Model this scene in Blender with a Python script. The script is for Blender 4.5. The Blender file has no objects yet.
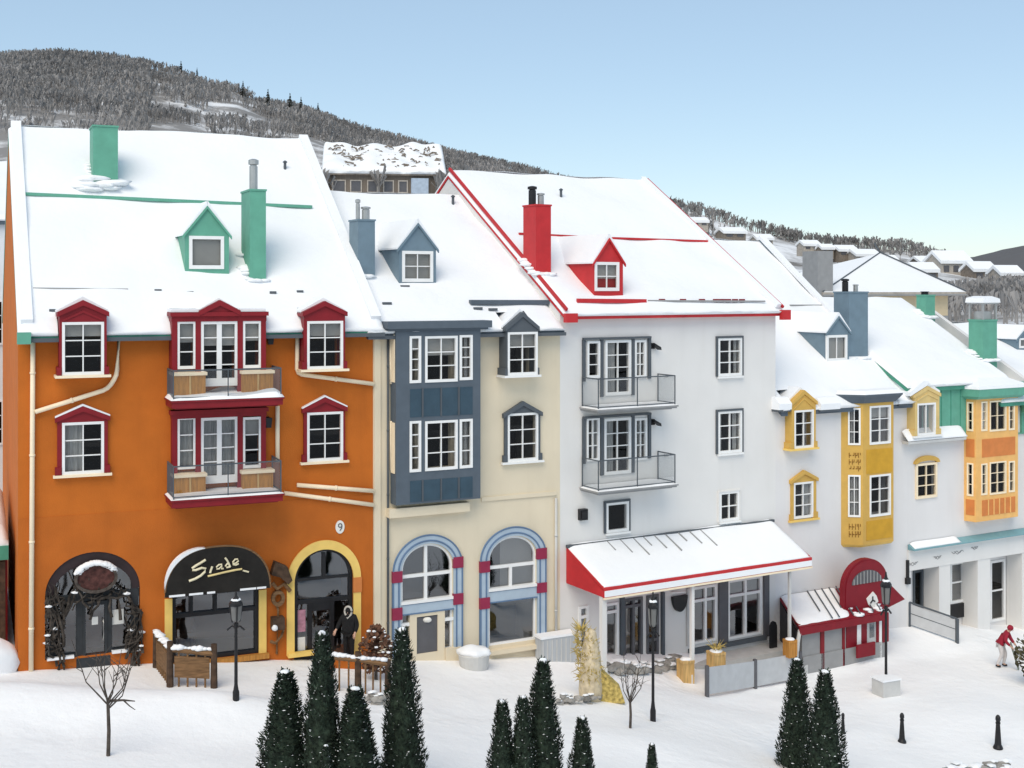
import bpy, bmesh, math, random
import numpy as np
from mathutils import Vector, Matrix, noise as mnoise
R = math.radians
random.seed(7)
C = bpy.context.scene.collection
SC = bpy.context.scene

# ---------------------------------------------------------------- camera, sky, sun, exposure
FP = 1250.0          # focal length in pixels of the 1024-wide frame
HY = 285.0           # picture row of the horizon
CZ = 12.0            # height of the eye
cam_d = bpy.data.cameras.new('camera')
cam = bpy.data.objects.new('camera', cam_d); C.objects.link(cam)
cam.location = (0, 0, CZ); cam.rotation_euler = (R(90), 0, 0)
cam_d.sensor_width = 36.0; cam_d.lens = FP * 36.0 / 1024.0
cam_d.shift_y = -(384.0 - HY) / 1024.0
cam_d.clip_start = 0.5; cam_d.clip_end = 9000
SC.camera = cam
SUN_EL, SUN_AZ = 50.0, -18.0       # azimuth measured from straight behind the camera, minus = to the left
W = bpy.data.worlds.new('World'); SC.world = W; W.use_nodes = True
wn = W.node_tree; wn.nodes.clear()
sky = wn.nodes.new('ShaderNodeTexSky'); sky.sky_type = 'NISHITA'; sky.sun_disc = False
sky.sun_elevation = R(SUN_EL); sky.sun_rotation = R(180 + SUN_AZ * -1)
sky.altitude = 600; sky.air_density = 1.0; sky.dust_density = 0.4; sky.ozone_density = 1.0
hs = wn.nodes.new('ShaderNodeHueSaturation'); hs.inputs['Saturation'].default_value = 0.95
bg = wn.nodes.new('ShaderNodeBackground'); bg.inputs['Strength'].default_value = 0.094
wo = wn.nodes.new('ShaderNodeOutputWorld')
vm = wn.nodes.new('ShaderNodeMixRGB'); vm.inputs[0].default_value = .38; vm.inputs[2].default_value = (4.7, 6.5, 7.9, 1)   # thin high veil that whitens the blue
wn.links.new(sky.outputs[0], hs.inputs['Color']); wn.links.new(hs.outputs[0], vm.inputs[1]); wn.links.new(vm.outputs[0], bg.inputs['Color']); wn.links.new(bg.outputs[0], wo.inputs[0])
sd = bpy.data.lights.new('sun', 'SUN'); sd.energy = 1.9; sd.angle = R(48); sd.color = (1.0, 0.875, 0.7)
sun = bpy.data.objects.new('sun', sd); C.objects.link(sun)
_az = R(SUN_AZ)
_tosun = Vector((math.sin(_az) * math.cos(R(SUN_EL)), -math.cos(_az) * math.cos(R(SUN_EL)), math.sin(R(SUN_EL))))
sun.rotation_euler = _tosun.to_track_quat('Z', 'Y').to_euler()
SC.view_settings.view_transform = 'Standard'; SC.view_settings.look = 'None'
SC.view_settings.exposure = 0.42; SC.view_settings.gamma = 1.0; SC.view_settings.use_curve_mapping = False
SC.cycles.max_bounces = 8; SC.cycles.transparent_max_bounces = 12

# ---------------------------------------------------------------- materials
def lin(r, g, b):
    return tuple(((c/255/12.92) if c/255 <= .04045 else ((c/255+.055)/1.055)**2.4) for c in (r, g, b))
MATS = {}
def mat(name, col, rough=.8, var=.06, scale=3.0, bump=0.0, bscale=60.0, metal=0.0, spec=.3, stain=0.0, stretch=None):
    """principled material with low noise variation, optional fine bump and soft streaky wear"""
    m = bpy.data.materials.new(name); m.use_nodes = True; MATS[name] = m
    nt = m.node_tree; p = nt.nodes['Principled BSDF']
    p.inputs['Roughness'].default_value = rough; p.inputs['Metallic'].default_value = metal
    p.inputs['Specular IOR Level'].default_value = spec
    tc = nt.nodes.new('ShaderNodeTexCoord'); mp = nt.nodes.new('ShaderNodeMapping')
    nt.links.new(tc.outputs['Object'], mp.inputs['Vector'])
    if stretch: mp.inputs['Scale'].default_value = stretch
    n = nt.nodes.new('ShaderNodeTexNoise'); n.inputs['Scale'].default_value = scale; n.inputs['Detail'].default_value = 6
    nt.links.new(mp.outputs[0], n.inputs['Vector'])
    r = nt.nodes.new('ShaderNodeValToRGB')
    r.color_ramp.elements[0].position = .28; r.color_ramp.elements[1].position = .72
    r.color_ramp.elements[0].color = (*[max(0, c*(1-var*1.4)) for c in col], 1)
    r.color_ramp.elements[1].color = (*[min(.95, c*(1+var)) for c in col], 1)
    nt.links.new(n.outputs['Fac'], r.inputs[0])
    out = r.outputs[0]
    if stain:
        mp2 = nt.nodes.new('ShaderNodeMapping'); mp2.inputs['Scale'].default_value = (1.3, 1.3, .16)
        nt.links.new(tc.outputs['Object'], mp2.inputs['Vector'])
        n2 = nt.nodes.new('ShaderNodeTexNoise'); n2.inputs['Scale'].default_value = 1.4; n2.inputs['Detail'].default_value = 8
        nt.links.new(mp2.outputs[0], n2.inputs['Vector'])
        r2 = nt.nodes.new('ShaderNodeValToRGB'); r2.color_ramp.elements[0].position = .5; r2.color_ramp.elements[1].position = .75
        r2.color_ramp.elements[0].color = (0, 0, 0, 1); r2.color_ramp.elements[1].color = (stain, stain, stain, 1)
        nt.links.new(n2.outputs['Fac'], r2.inputs[0])
        mx = nt.nodes.new('ShaderNodeMixRGB'); mx.blend_type = 'MULTIPLY'
        mx.inputs[2].default_value = (.72, .7, .66, 1)
        nt.links.new(r2.outputs[0], mx.inputs[0]); nt.links.new(out, mx.inputs[1]); out = mx.outputs[0]
    nt.links.new(out, p.inputs['Base Color'])
    if bump:
        nb = nt.nodes.new('ShaderNodeTexNoise'); nb.inputs['Scale'].default_value = bscale; nb.inputs['Detail'].default_value = 4
        nt.links.new(tc.outputs['Object'], nb.inputs['Vector'])
        bm_ = nt.nodes.new('ShaderNodeBump'); bm_.inputs['Strength'].default_value = bump; bm_.inputs['Distance'].default_value = .02
        nt.links.new(nb.outputs['Fac'], bm_.inputs['Height']); nt.links.new(bm_.outputs[0], p.inputs['Normal'])
    return m
def pm(name, rgb, k=1.0, **kw):
    """paint whose colour is given as seen in the picture"""
    return mat(name, tuple(min(.9, c*k) for c in lin(*rgb)), **kw)
ORANGE = pm('orange_stucco', (190, 103, 32), 1.0, var=.07, scale=1.3, bump=.35, bscale=30, stain=.35)
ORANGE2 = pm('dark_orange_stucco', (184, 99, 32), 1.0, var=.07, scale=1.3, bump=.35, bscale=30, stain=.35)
CREAM = pm('cream_stucco', (222, 209, 184), 1.0, var=.035, scale=.8, bump=.25, bscale=40, stain=.25)
WHITEW = pm('pale_grey_stucco', (224, 222, 219), 1.0, var=.025, scale=.7, bump=.25, bscale=40, stain=.14)
WHITEW2 = pm('light_grey_stucco', (222, 220, 219), 1.0, var=.025, scale=.7, bump=.25, bscale=40, stain=.14)
TAN = pm('tan_stucco', (214, 194, 160), 1.0, var=.04, bump=.2)
MAROON = pm('maroon_paint', (130, 24, 34), 1.0, var=.1, rough=.55)
RED = pm('red_paint', (190, 46, 50), 1.0, var=.08, rough=.55)
CRIMSON = pm('crimson_paint', (126, 20, 34), 1.0, var=.08, rough=.55)
MAGENTA = pm('magenta_tile', (144, 42, 72), 1.0, var=.08, rough=.5)
TEAL = pm('green_paint', (98, 162, 140), 1.0, var=.07, rough=.6)
TEAL2 = pm('dark_green_paint', (72, 142, 120), 1.0, var=.07, rough=.6)
SLATE = pm('slate_blue_paint', (86, 96, 106), 1.0, var=.06, rough=.6)
SLATE2 = pm('deep_blue_panel', (56, 77, 91), 1.0, var=.1, rough=.5)
BLUEG = pm('blue_grey_paint', (110, 130, 143), 1.0, var=.07, rough=.6)
PALEB = pm('pale_blue_paint', (170, 186, 200), 1.0, var=.05, rough=.6)
MIDB = pm('mid_blue_line', (96, 120, 150), 1.0, var=.05, rough=.6)
CHAR = pm('charcoal_paint', (84, 90, 96), 1.0, var=.06, rough=.6)
YEL = pm('ochre_paint', (204, 164, 84), 1.0, var=.06, rough=.6)
YEL2 = pm('dark_ochre_panel', (200, 152, 44), 1.0, var=.08, rough=.6)
PALEY = pm('pale_yellow_paint', (236, 200, 112), 1.0, var=.06, rough=.6)
SAND = pm('sand_paint', (214, 186, 124), 1.0, var=.06, rough=.6)
PEACH = pm('peach_paint', (232, 180, 108), 1.0, var=.06, rough=.6)
TERRA = pm('terracotta_panel', (208, 126, 66), 1.0, var=.08, rough=.6)
CRPIPE = pm('cream_pipe_paint', (246, 226, 196), 1.0, var=.04, rough=.5)
WHITE = mat('white_window_paint', (.82, .82, .81), rough=.45, var=.03)
GREYP = pm('grey_paint', (150, 150, 150), 1.0, var=.06)
DGREY = pm('dark_grey_paint', (92, 92, 96), 1.0, var=.08, rough=.5)
LGREY = pm('light_concrete', (196, 196, 194), 1.0, var=.06, bump=.3)
STONE = pm('grey_stone', (150, 147, 142), 1.0, var=.3, scale=5, bump=.6, bscale=12)
BLACK = mat('black_metal', (.015, .015, .017), rough=.45, var=.2)
BLACKC = mat('black_cloth', (.012, .012, .013), rough=.9, var=.3, scale=20)
STEEL = mat('flue_steel', (.45, .45, .44), rough=.4, var=.1, metal=.7)
BRASS = mat('gold_lettering', (.75, .6, .28), rough=.4, var=.1)
DWOOD = mat('dark_wood', (.075, .045, .028), rough=.8, var=.4, scale=6, bump=.4)
BWOOD = mat('brown_wood', (.2, .11, .05), rough=.75, var=.3, scale=4, stretch=(1, 1, 6), bump=.3)
OWOOD = mat('orange_wood', (.46, .21, .045), rough=.65, var=.22, scale=4, stretch=(6, 6, .5), bump=.2)
TANWOOD = mat('tan_wood', (.62, .4, .16), rough=.7, var=.25, scale=3, stretch=(5, 5, .6), bump=.3)
STRAW = mat('straw', (.5, .38, .12), rough=.9, var=.45, scale=10, bump=.6, bscale=25)
BURLAP = mat('burlap_wrap', (.62, .52, .36), rough=.95, var=.2, scale=8, bump=.5, bscale=50)
BARK = mat('bark', (.085, .07, .06), rough=.95, var=.35, scale=9, bump=.4)
BLIND = mat('window_blind', (.5, .49, .47), rough=.9, var=.05, scale=2)
CURT = mat('curtain_cloth', (.55, .55, .54), rough=.95, var=.18, scale=9, stretch=(6, 6, .2))
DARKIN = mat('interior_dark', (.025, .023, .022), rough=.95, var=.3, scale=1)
SIGNBLK = mat('sign_canvas', (.016, .014, .012), rough=.8, var=.3)
SKIN = mat('skin', (.55, .33, .24), rough=.6, var=.05)
PAPER = mat('paper_notice', (.75, .74, .7), rough=.9, var=.04)
PINKP = mat('pink_poster', (.45, .22, .28), rough=.9, var=.2, scale=8)
FUR = mat('pale_fur', (.6, .57, .52), rough=1, var=.3, scale=60, bump=.8, bscale=120)
RJACK = pm('red_jacket', (150, 34, 54), 1.0, var=.15, scale=8)
GPANT = pm('pale_trousers', (205, 200, 198), 1.0, var=.1, scale=8)
BOARD = pm('grey_green_board', (128, 134, 122), 1.0, var=.2, scale=6)

def snow_mat(name, col=(.86, .875, .895), bump=.25):
    m = mat(name, col, rough=.65, var=.018, scale=.35, spec=.2)
    nt = m.node_tree; p = nt.nodes['Principled BSDF']
    tc = [n for n in nt.nodes if n.type == 'TEX_COORD'][0]
    a = nt.nodes.new('ShaderNodeTexNoise'); a.inputs['Scale'].default_value = 2.2; a.inputs['Detail'].default_value = 8; a.inputs['Roughness'].default_value = .6
    nt.links.new(tc.outputs['Object'], a.inputs['Vector'])
    b = nt.nodes.new('ShaderNodeBump'); b.inputs['Strength'].default_value = bump; b.inputs['Distance'].default_value = .12
    nt.links.new(a.outputs['Fac'], b.inputs['Height']); nt.links.new(b.outputs[0], p.inputs['Normal'])
    p.inputs['Subsurface Weight'].default_value = 0.0
    return m
SNOW = snow_mat('fresh_snow')
GSNOW = snow_mat('trodden_snow', (.87, .875, .885), .4)

def glass_mat(name, tint=.72, refl=.14):
    m = bpy.data.materials.new(name); m.use_nodes = True; nt = m.node_tree; nt.nodes.clear()
    o = nt.nodes.new('ShaderNodeOutputMaterial'); mx = nt.nodes.new('ShaderNodeMixShader')
    t = nt.nodes.new('ShaderNodeBsdfTransparent'); t.inputs[0].default_value = (tint, tint*1.01, tint*1.01, 1)
    g = nt.nodes.new('ShaderNodeBsdfGlossy'); g.inputs['Roughness'].default_value = .03; g.inputs[0].default_value = (.9, .92, .95, 1)
    lw = nt.nodes.new('ShaderNodeLayerWeight'); lw.inputs[0].default_value = .25
    ma = nt.nodes.new('ShaderNodeMath'); ma.operation = 'MULTIPLY_ADD'; ma.inputs[1].default_value = .32; ma.inputs[2].default_value = refl
    tc = nt.nodes.new('ShaderNodeTexCoord'); n = nt.nodes.new('ShaderNodeTexNoise'); n.inputs['Scale'].default_value = 1.1; n.inputs['Detail'].default_value = 1
    b = nt.nodes.new('ShaderNodeBump'); b.inputs['Strength'].default_value = .12; b.inputs['Distance'].default_value = .1
    nt.links.new(tc.outputs['Object'], n.inputs['Vector']); nt.links.new(n.outputs['Fac'], b.inputs['Height']); nt.links.new(b.outputs[0], g.inputs['Normal'])
    nt.links.new(lw.outputs['Fresnel'], ma.inputs[0]); nt.links.new(ma.outputs[0], mx.inputs[0])
    nt.links.new(t.outputs[0], mx.inputs[1]); nt.links.new(g.outputs[0], mx.inputs[2]); nt.links.new(mx.outputs[0], o.inputs[0])
    return m
GLASS = glass_mat('window_glass', .7, .012)
SHOPG = glass_mat('shop_glass', .55, .17)
RAILG = glass_mat('railing_glass', .84, .05)

def more_bump(m, scale, dist, strength, mask=.5):
    nt = m.node_tree; p = nt.nodes['Principled BSDF']; tc = [n for n in nt.nodes if n.type == 'TEX_COORD'][0]; old = p.inputs['Normal'].links[0].from_node
    v = nt.nodes.new('ShaderNodeTexVoronoi'); v.inputs['Scale'].default_value = scale; n = nt.nodes.new('ShaderNodeTexNoise'); n.inputs['Scale'].default_value = .28; n.inputs['Detail'].default_value = 3
    r = nt.nodes.new('ShaderNodeValToRGB'); r.color_ramp.elements[0].position = mask; r.color_ramp.elements[1].position = mask+.12
    mu = nt.nodes.new('ShaderNodeMath'); mu.operation = 'MULTIPLY'; b = nt.nodes.new('ShaderNodeBump'); b.inputs['Strength'].default_value = strength; b.inputs['Distance'].default_value = dist
    nt.links.new(tc.outputs['Object'], v.inputs['Vector']); nt.links.new(tc.outputs['Object'], n.inputs['Vector']); nt.links.new(n.outputs['Fac'], r.inputs[0]); nt.links.new(r.outputs[0], mu.inputs[0]); nt.links.new(v.outputs['Distance'], mu.inputs[1])
    nt.links.new(mu.outputs[0], b.inputs['Height']); nt.links.new(old.outputs[0], b.inputs['Normal']); nt.links.new(b.outputs[0], p.inputs['Normal'])
more_bump(GSNOW, 3.2, .08, .4, .52)

# ---------------------------------------------------------------- mesh helpers
BASE = {}
class MB:
    def __init__(s): s.v = []; s.f = []; s.mi = []; s.cur = 0
    def add(s, vs, fs):
        o = len(s.v); s.v += [Vector(p) for p in vs]; s.f += [tuple(o+i for i in f) for f in fs]; s.mi += [s.cur]*len(fs)
    def quad(s, a, b, c, d): s.add([a, b, c, d], [(0, 1, 2, 3)])
    def hexa(s, p):   # 8 points: bottom ring 0-3, top ring 4-7
        s.add(p, [(0, 3, 2, 1), (4, 5, 6, 7), (0, 1, 5, 4), (1, 2, 6, 5), (2, 3, 7, 6), (3, 0, 4, 7)])
    def box(s, c, size, rz=0.0):
        cx, cy, cz = c; hx, hy, hz = size[0]/2, size[1]/2, size[2]/2; ca, sa = math.cos(rz), math.sin(rz)
        pts = []
        for z in (-hz, hz):
            for x, y in ((-hx, -hy), (hx, -hy), (hx, hy), (-hx, hy)):
                pts.append((cx+x*ca-y*sa, cy+x*sa+y*ca, cz+z))
        s.hexa(pts)
    def prism(s, ring0, ring1):
        n = len(ring0)
        s.add(list(ring0)+list(ring1), [tuple(range(n-1, -1, -1)), tuple(range(n, 2*n))] + [(i, (i+1) % n, n+(i+1) % n, n+i) for i in range(n)])
    def fbox(s, F, u0, u1, w0, w1, z0, z1):
        if u0 > u1: u0, u1 = u1, u0
        if w0 > w1: w0, w1 = w1, w0
        if z0 > z1: z0, z1 = z1, z0
        s.hexa([F.p(u0, w1, z0), F.p(u1, w1, z0), F.p(u1, w0, z0), F.p(u0, w0, z0), F.p(u0, w1, z1), F.p(u1, w1, z1), F.p(u1, w0, z1), F.p(u0, w0, z1)])
    def fprism(s, F, uz, w0, w1): s.prism([F.p(u, w0, z) for u, z in uz], [F.p(u, w1, z) for u, z in uz])
    def uprism(s, F, wz, u0, u1): s.prism([F.p(u0, w, z) for w, z in wz], [F.p(u1, w, z) for w, z in wz])
    def tube(s, pts, r, n=8, r1=None):
        pts = [Vector(p) for p in pts]; k = len(pts); rings = []
        for i, p in enumerate(pts):
            d = (pts[min(i+1, k-1)] - pts[max(i-1, 0)])
            if d.length < 1e-9: d = Vector((0, 0, 1))
            d.normalize(); a = d.cross(Vector((0, 0, 1)))
            if a.length < .05: a = d.cross(Vector((1, 0, 0)))
            a.normalize(); b = d.cross(a)
            rr = r if r1 is None else r + (r1-r)*i/(k-1)
            rings.append([p + a*math.cos(2*math.pi*j/n)*rr + b*math.sin(2*math.pi*j/n)*rr for j in range(n)])
        vs = [q for g in rings for q in g]; fs = []
        for i in range(k-1):
            for j in range(n): fs.append((i*n+j, i*n+(j+1) % n, (i+1)*n+(j+1) % n, (i+1)*n+j))
        fs.append(tuple(range(n-1, -1, -1))); fs.append(tuple(range((k-1)*n, k*n)))
        s.add(vs, fs)
    def lathe(s, prof, c, n=16, ph=0.0):
        vs = []; fs = []; k = len(prof)
        for r, z in prof:
            for j in range(n):
                a = 2*math.pi*j/n+ph; vs.append((c[0]+r*math.cos(a), c[1]+r*math.sin(a), c[2]+z))
        for i in range(k-1):
            for j in range(n): fs.append((i*n+j, i*n+(j+1) % n, (i+1)*n+(j+1) % n, (i+1)*n+j))
        fs.append(tuple(range(n-1, -1, -1))); fs.append(tuple(range((k-1)*n, k*n)))
        s.add(vs, fs)
    def blob(s, c, r, seed=0, sq=(1, 1, 1), amp=.25, n=2):
        bm = bmesh.new(); bmesh.ops.create_icosphere(bm, subdivisions=n, radius=1)
        bm.verts.index_update()
        vs = []
        for v in bm.verts:
            k = 1 + amp*mnoise.noise(v.co*1.6+Vector((seed*3.1, seed*1.7, seed)))
            vs.append((c[0]+v.co.x*r*sq[0]*k, c[1]+v.co.y*r*sq[1]*k, c[2]+v.co.z*r*sq[2]*k))
        fs = [tuple(v.index for v in f.verts) for f in bm.faces]; bm.free(); s.add(vs, fs)
    def build(s, name, m, parent=None, smooth=False, base=None, normals=True):
        off = BASE.get(parent.name, Vector()) if parent else Vector(base or (0, 0, 0))
        me = bpy.data.meshes.new(name); me.from_pydata([tuple(v-off) for v in s.v], [], s.f)
        ms = m if isinstance(m, (list, tuple)) else [m]
        for x in ms: me.materials.append(x)
        if len(ms) > 1: me.polygons.foreach_set('material_index', s.mi)
        if normals:
            bm = bmesh.new(); bm.from_mesh(me); bmesh.ops.recalc_face_normals(bm, faces=bm.faces); bm.to_mesh(me); bm.free()
        if smooth: me.polygons.foreach_set('use_smooth', [True]*len(me.polygons))
        me.update()
        o = bpy.data.objects.new(name, me); C.objects.link(o)
        if parent: o.parent = parent
        else: o.location = off
        BASE[o.name] = off
        return o
def tag(o, label, cat, group=None):
    o['label'] = label; o['category'] = cat
    if group: o['group'] = group
    return o
def thing(name, label, cat, loc=(0, 0, 0), group=None):
    o = bpy.data.objects.new(name, None); C.objects.link(o); o.location = loc; o.empty_display_size = .2
    BASE[o.name] = Vector(loc); return tag(o, label, cat, group)
def struct(o, kind='structure'): o['kind'] = kind; return o
def dup(root, loc, rz=0.0, sc=1.0, label=None, group=None):
    r = root.copy(); C.objects.link(r); r.location = loc; r.rotation_euler = (0, 0, rz); r.scale = (sc, sc, sc) if not isinstance(sc, tuple) else sc
    if label: r['label'] = label
    if group: r['group'] = group
    for ch in list(root.children):
        c = ch.copy(); C.objects.link(c); c.parent = r
        for g in ch.children:
            d = g.copy(); C.objects.link(d); d.parent = c
    return r

# ---------------------------------------------------------------- facade frames
def ray(px, py=HY): return Vector(((px-512.0)/FP, 1.0, (HY-py)/FP))
EYE = Vector((0, 0, CZ))
class Fac:
    """vertical plane of a facade: u along it, w out of it towards the street, z up"""
    def __init__(s, P0, d):
        s.P0 = Vector((P0[0], P0[1], 0)); s.d = Vector((d[0], d[1], 0)).normalized(); s.n = Vector((s.d.y, -s.d.x, 0))
    def p(s, u, w, z): q = s.P0 + s.d*u + s.n*w; return Vector((q.x, q.y, z))
    def Y(s, px, w=0.0):
        r = ray(px); return ((s.P0 + s.n*w).dot(s.n)) / (r.x*s.n.x + r.y*s.n.y)
    def U(s, px, w=0.0):
        Y = s.Y(px, w); r = ray(px); return (Vector((r.x*Y, Y, 0)) - s.P0).dot(s.d)
    def Z(s, px, py, w=0.0): return CZ + (HY-py)/FP*s.Y(px, w)
    def uw(s, P): q = Vector((P.x, P.y, 0)) - s.P0; return q.dot(s.d), q.dot(s.n)
def fac_from(px, scale, vpx):
    D = FP/scale; P = ray(px)*D; return Fac(P, (vpx-512.0, FP))
class Plane:
    def __init__(s, a, b, c): s.a = a; s.n = (b-a).cross(c-a).normalized()
    def hit(s, px, py):
        r = ray(px, py); t = (s.a-EYE).dot(s.n)/r.dot(s.n); return EYE + r*t

FO = fac_from(18, 36.36, 3400)
def chain(F, px, vpx, step=0.0): q = F.p(F.U(px), step, 0); return Fac(q, (vpx-512.0, FP))
FB = chain(FO, 373, 2983)
FW = chain(FB, 560, 2650)
FG = chain(FW, 775.5, 2700)
FT = chain(FG, 907, 2700)

# ---------------------------------------------------------------- ground shape
_ca, _sa = math.cos(R(25)), math.sin(R(25))
def q_of(P): return P.x*_ca + P.y*_sa
_gp = []
for F, px, py in ((FO, 18, 669), (FO, 110, 667), (FO, 200, 662), (FO, 300, 659), (FB, 375, 658), (FB, 430, 664), (FB, 545, 653), (FW, 600, 654), (FW, 690, 654), (FW, 770, 647), (FG, 840, 636), (FG, 900, 624), (FT, 945, 624), (FT, 980, 630), (FT, 1022, 632)):
    P = F.p(F.U(px), 0, 0); _gp.append((q_of(P), F.Z(px, py), -P.x*_sa+P.y*_ca, float(np.interp(px, [373, 560, 690, 770, 840, 900, 960, 1022], [0, .25, .7, .75, .6, .65, .35, .2]))))
_gp.sort(); GQ = [a[0] for a in _gp]; GZ = [a[1] for a in _gp]; GR = [a[2] for a in _gp]; GD = [a[3] for a in _gp]
GR = [GR[0]]+GR+[GR[-1]]; GD = [GD[0]]+GD+[GD[-1]]
GQ = [GQ[0]-60] + GQ + [GQ[-1]+60]; GZ = [GZ[0]+1.6] + GZ + [GZ[-1]-1.2]
MOUNDS = []     # x, y, radius x, radius y, height
def gz(x, y):
    q = x*_ca + y*_sa; z = 0
    for k, wt in ((-2.4, .2), (-1.2, .2), (0, .2), (1.2, .2), (2.4, .2)): z += wt*float(np.interp(q+k, GQ, GZ))
    z -= float(np.interp(q, GQ, GD))*min(1, max(0, (float(np.interp(q, GQ, GR))-(-x*_sa+y*_ca))/2.2))
    for mx, my, rx, ry, h in MOUNDS:
        e = ((x-mx)/rx)**2 + ((y-my)/ry)**2
        if e < 12: z += h*math.exp(-e)
    return z
def G(px, py):
    r = ray(px, py); t = 20.0
    for i in range(60):
        P = EYE + r*t; d = P.z - gz(P.x, P.y)
        t += d/max(.02, -r.z)*.7
    P = EYE + r*t; return Vector((P.x, P.y, gz(P.x, P.y)))

# ---------------------------------------------------------------- building helpers
def beam(mb, A, B, wd, ht, up=Vector((0, 0, 1))):
    A = Vector(A); B = Vector(B); d = (B-A).normalized(); s = d.cross(up).normalized()*(wd/2); t = s.cross(d).normalized()*(ht/2)
    mb.hexa([A-s-t, A+s-t, B+s-t, B-s-t, A-s+t, A+s+t, B+s+t, B-s+t])
def arch_z(u, u0, u1, z1, rise):
    c = (u0+u1)/2; a = (u1-u0)/2; k = max(0.0, 1-((u-c)/a)**2); return z1-rise+rise*math.sqrt(k)
def wall_grid(mb, F, u0, u1, z0, z1, w, holes, reveal=.22):
    us = sorted(set([u0, u1]+[h[0] for h in holes]+[h[1] for h in holes])); zs = sorted(set([z0, z1]+[h[2] for h in holes]+[h[3] for h in holes]))
    us = [u for u in us if u0 <= u <= u1]; zs = [z for z in zs if z0 <= z <= z1]
    for i in range(len(us)-1):
        for j in range(len(zs)-1):
            cu, cz = (us[i]+us[i+1])/2, (zs[j]+zs[j+1])/2
            if any(h[0] < cu < h[1] and h[2] < cz < h[3] for h in holes): continue
            mb.quad(F.p(us[i], w, zs[j]), F.p(us[i+1], w, zs[j]), F.p(us[i+1], w, zs[j+1]), F.p(us[i], w, zs[j+1]))
    for h in holes:
        a, b, c, d, rise = h; r = w-reveal
        zt = d-rise
        mb.quad(F.p(a, w, c), F.p(a, r, c), F.p(a, r, zt), F.p(a, w, zt)); mb.quad(F.p(b, w, c), F.p(b, r, c), F.p(b, r, zt), F.p(b, w, zt))
        mb.quad(F.p(a, w, c), F.p(b, w, c), F.p(b, r, c), F.p(a, r, c))
        if rise <= 0: mb.quad(F.p(a, w, d), F.p(b, w, d), F.p(b, r, d), F.p(a, r, d))
        else:
            n = 24; cu = (a+b)/2; hu = (b-a)/2
            pts = [(cu-hu*math.cos(math.pi*i/n), zt+rise*math.sin(math.pi*i/n)) for i in range(n+1)]
            for (ua, za), (ub, zb) in zip(pts, pts[1:]):
                mb.quad(F.p(ua, w, za), F.p(ub, w, zb), F.p(ub, w, d), F.p(ua, w, d)); mb.quad(F.p(ua, w, za), F.p(ub, w, zb), F.p(ub, r, zb), F.p(ua, r, za))
def arc_ring(mb, F, cu, cz, a0, b0, a1, b1, w0, w1, n=24, t0=0.0, t1=math.pi):
    """half ring between two ellipses, extruded"""
    for i in range(n):
        A, B = t0+(t1-t0)*i/n, t0+(t1-t0)*(i+1)/n
        q = [(cu+a0*math.cos(A), cz+b0*math.sin(A)), (cu+a1*math.cos(A), cz+b1*math.sin(A)), (cu+a1*math.cos(B), cz+b1*math.sin(B)), (cu+a0*math.cos(B), cz+b0*math.sin(B))]
        mb.fprism(F, q, w0, w1)
def cloth(mb, F, u0, u1, z0, z1, w, amp=.035, n=26):
    k = (u1-u0); n = max(6, int(k/.05))
    for i in range(n):
        a, b = u0+k*i/n, u0+k*(i+1)/n
        wa, wb = w+amp*math.sin(a*34), w+amp*math.sin(b*34)
        mb.quad(F.p(a, wa, z0), F.p(b, wb, z0), F.p(b, wb, z1), F.p(a, wa, z1))
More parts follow.
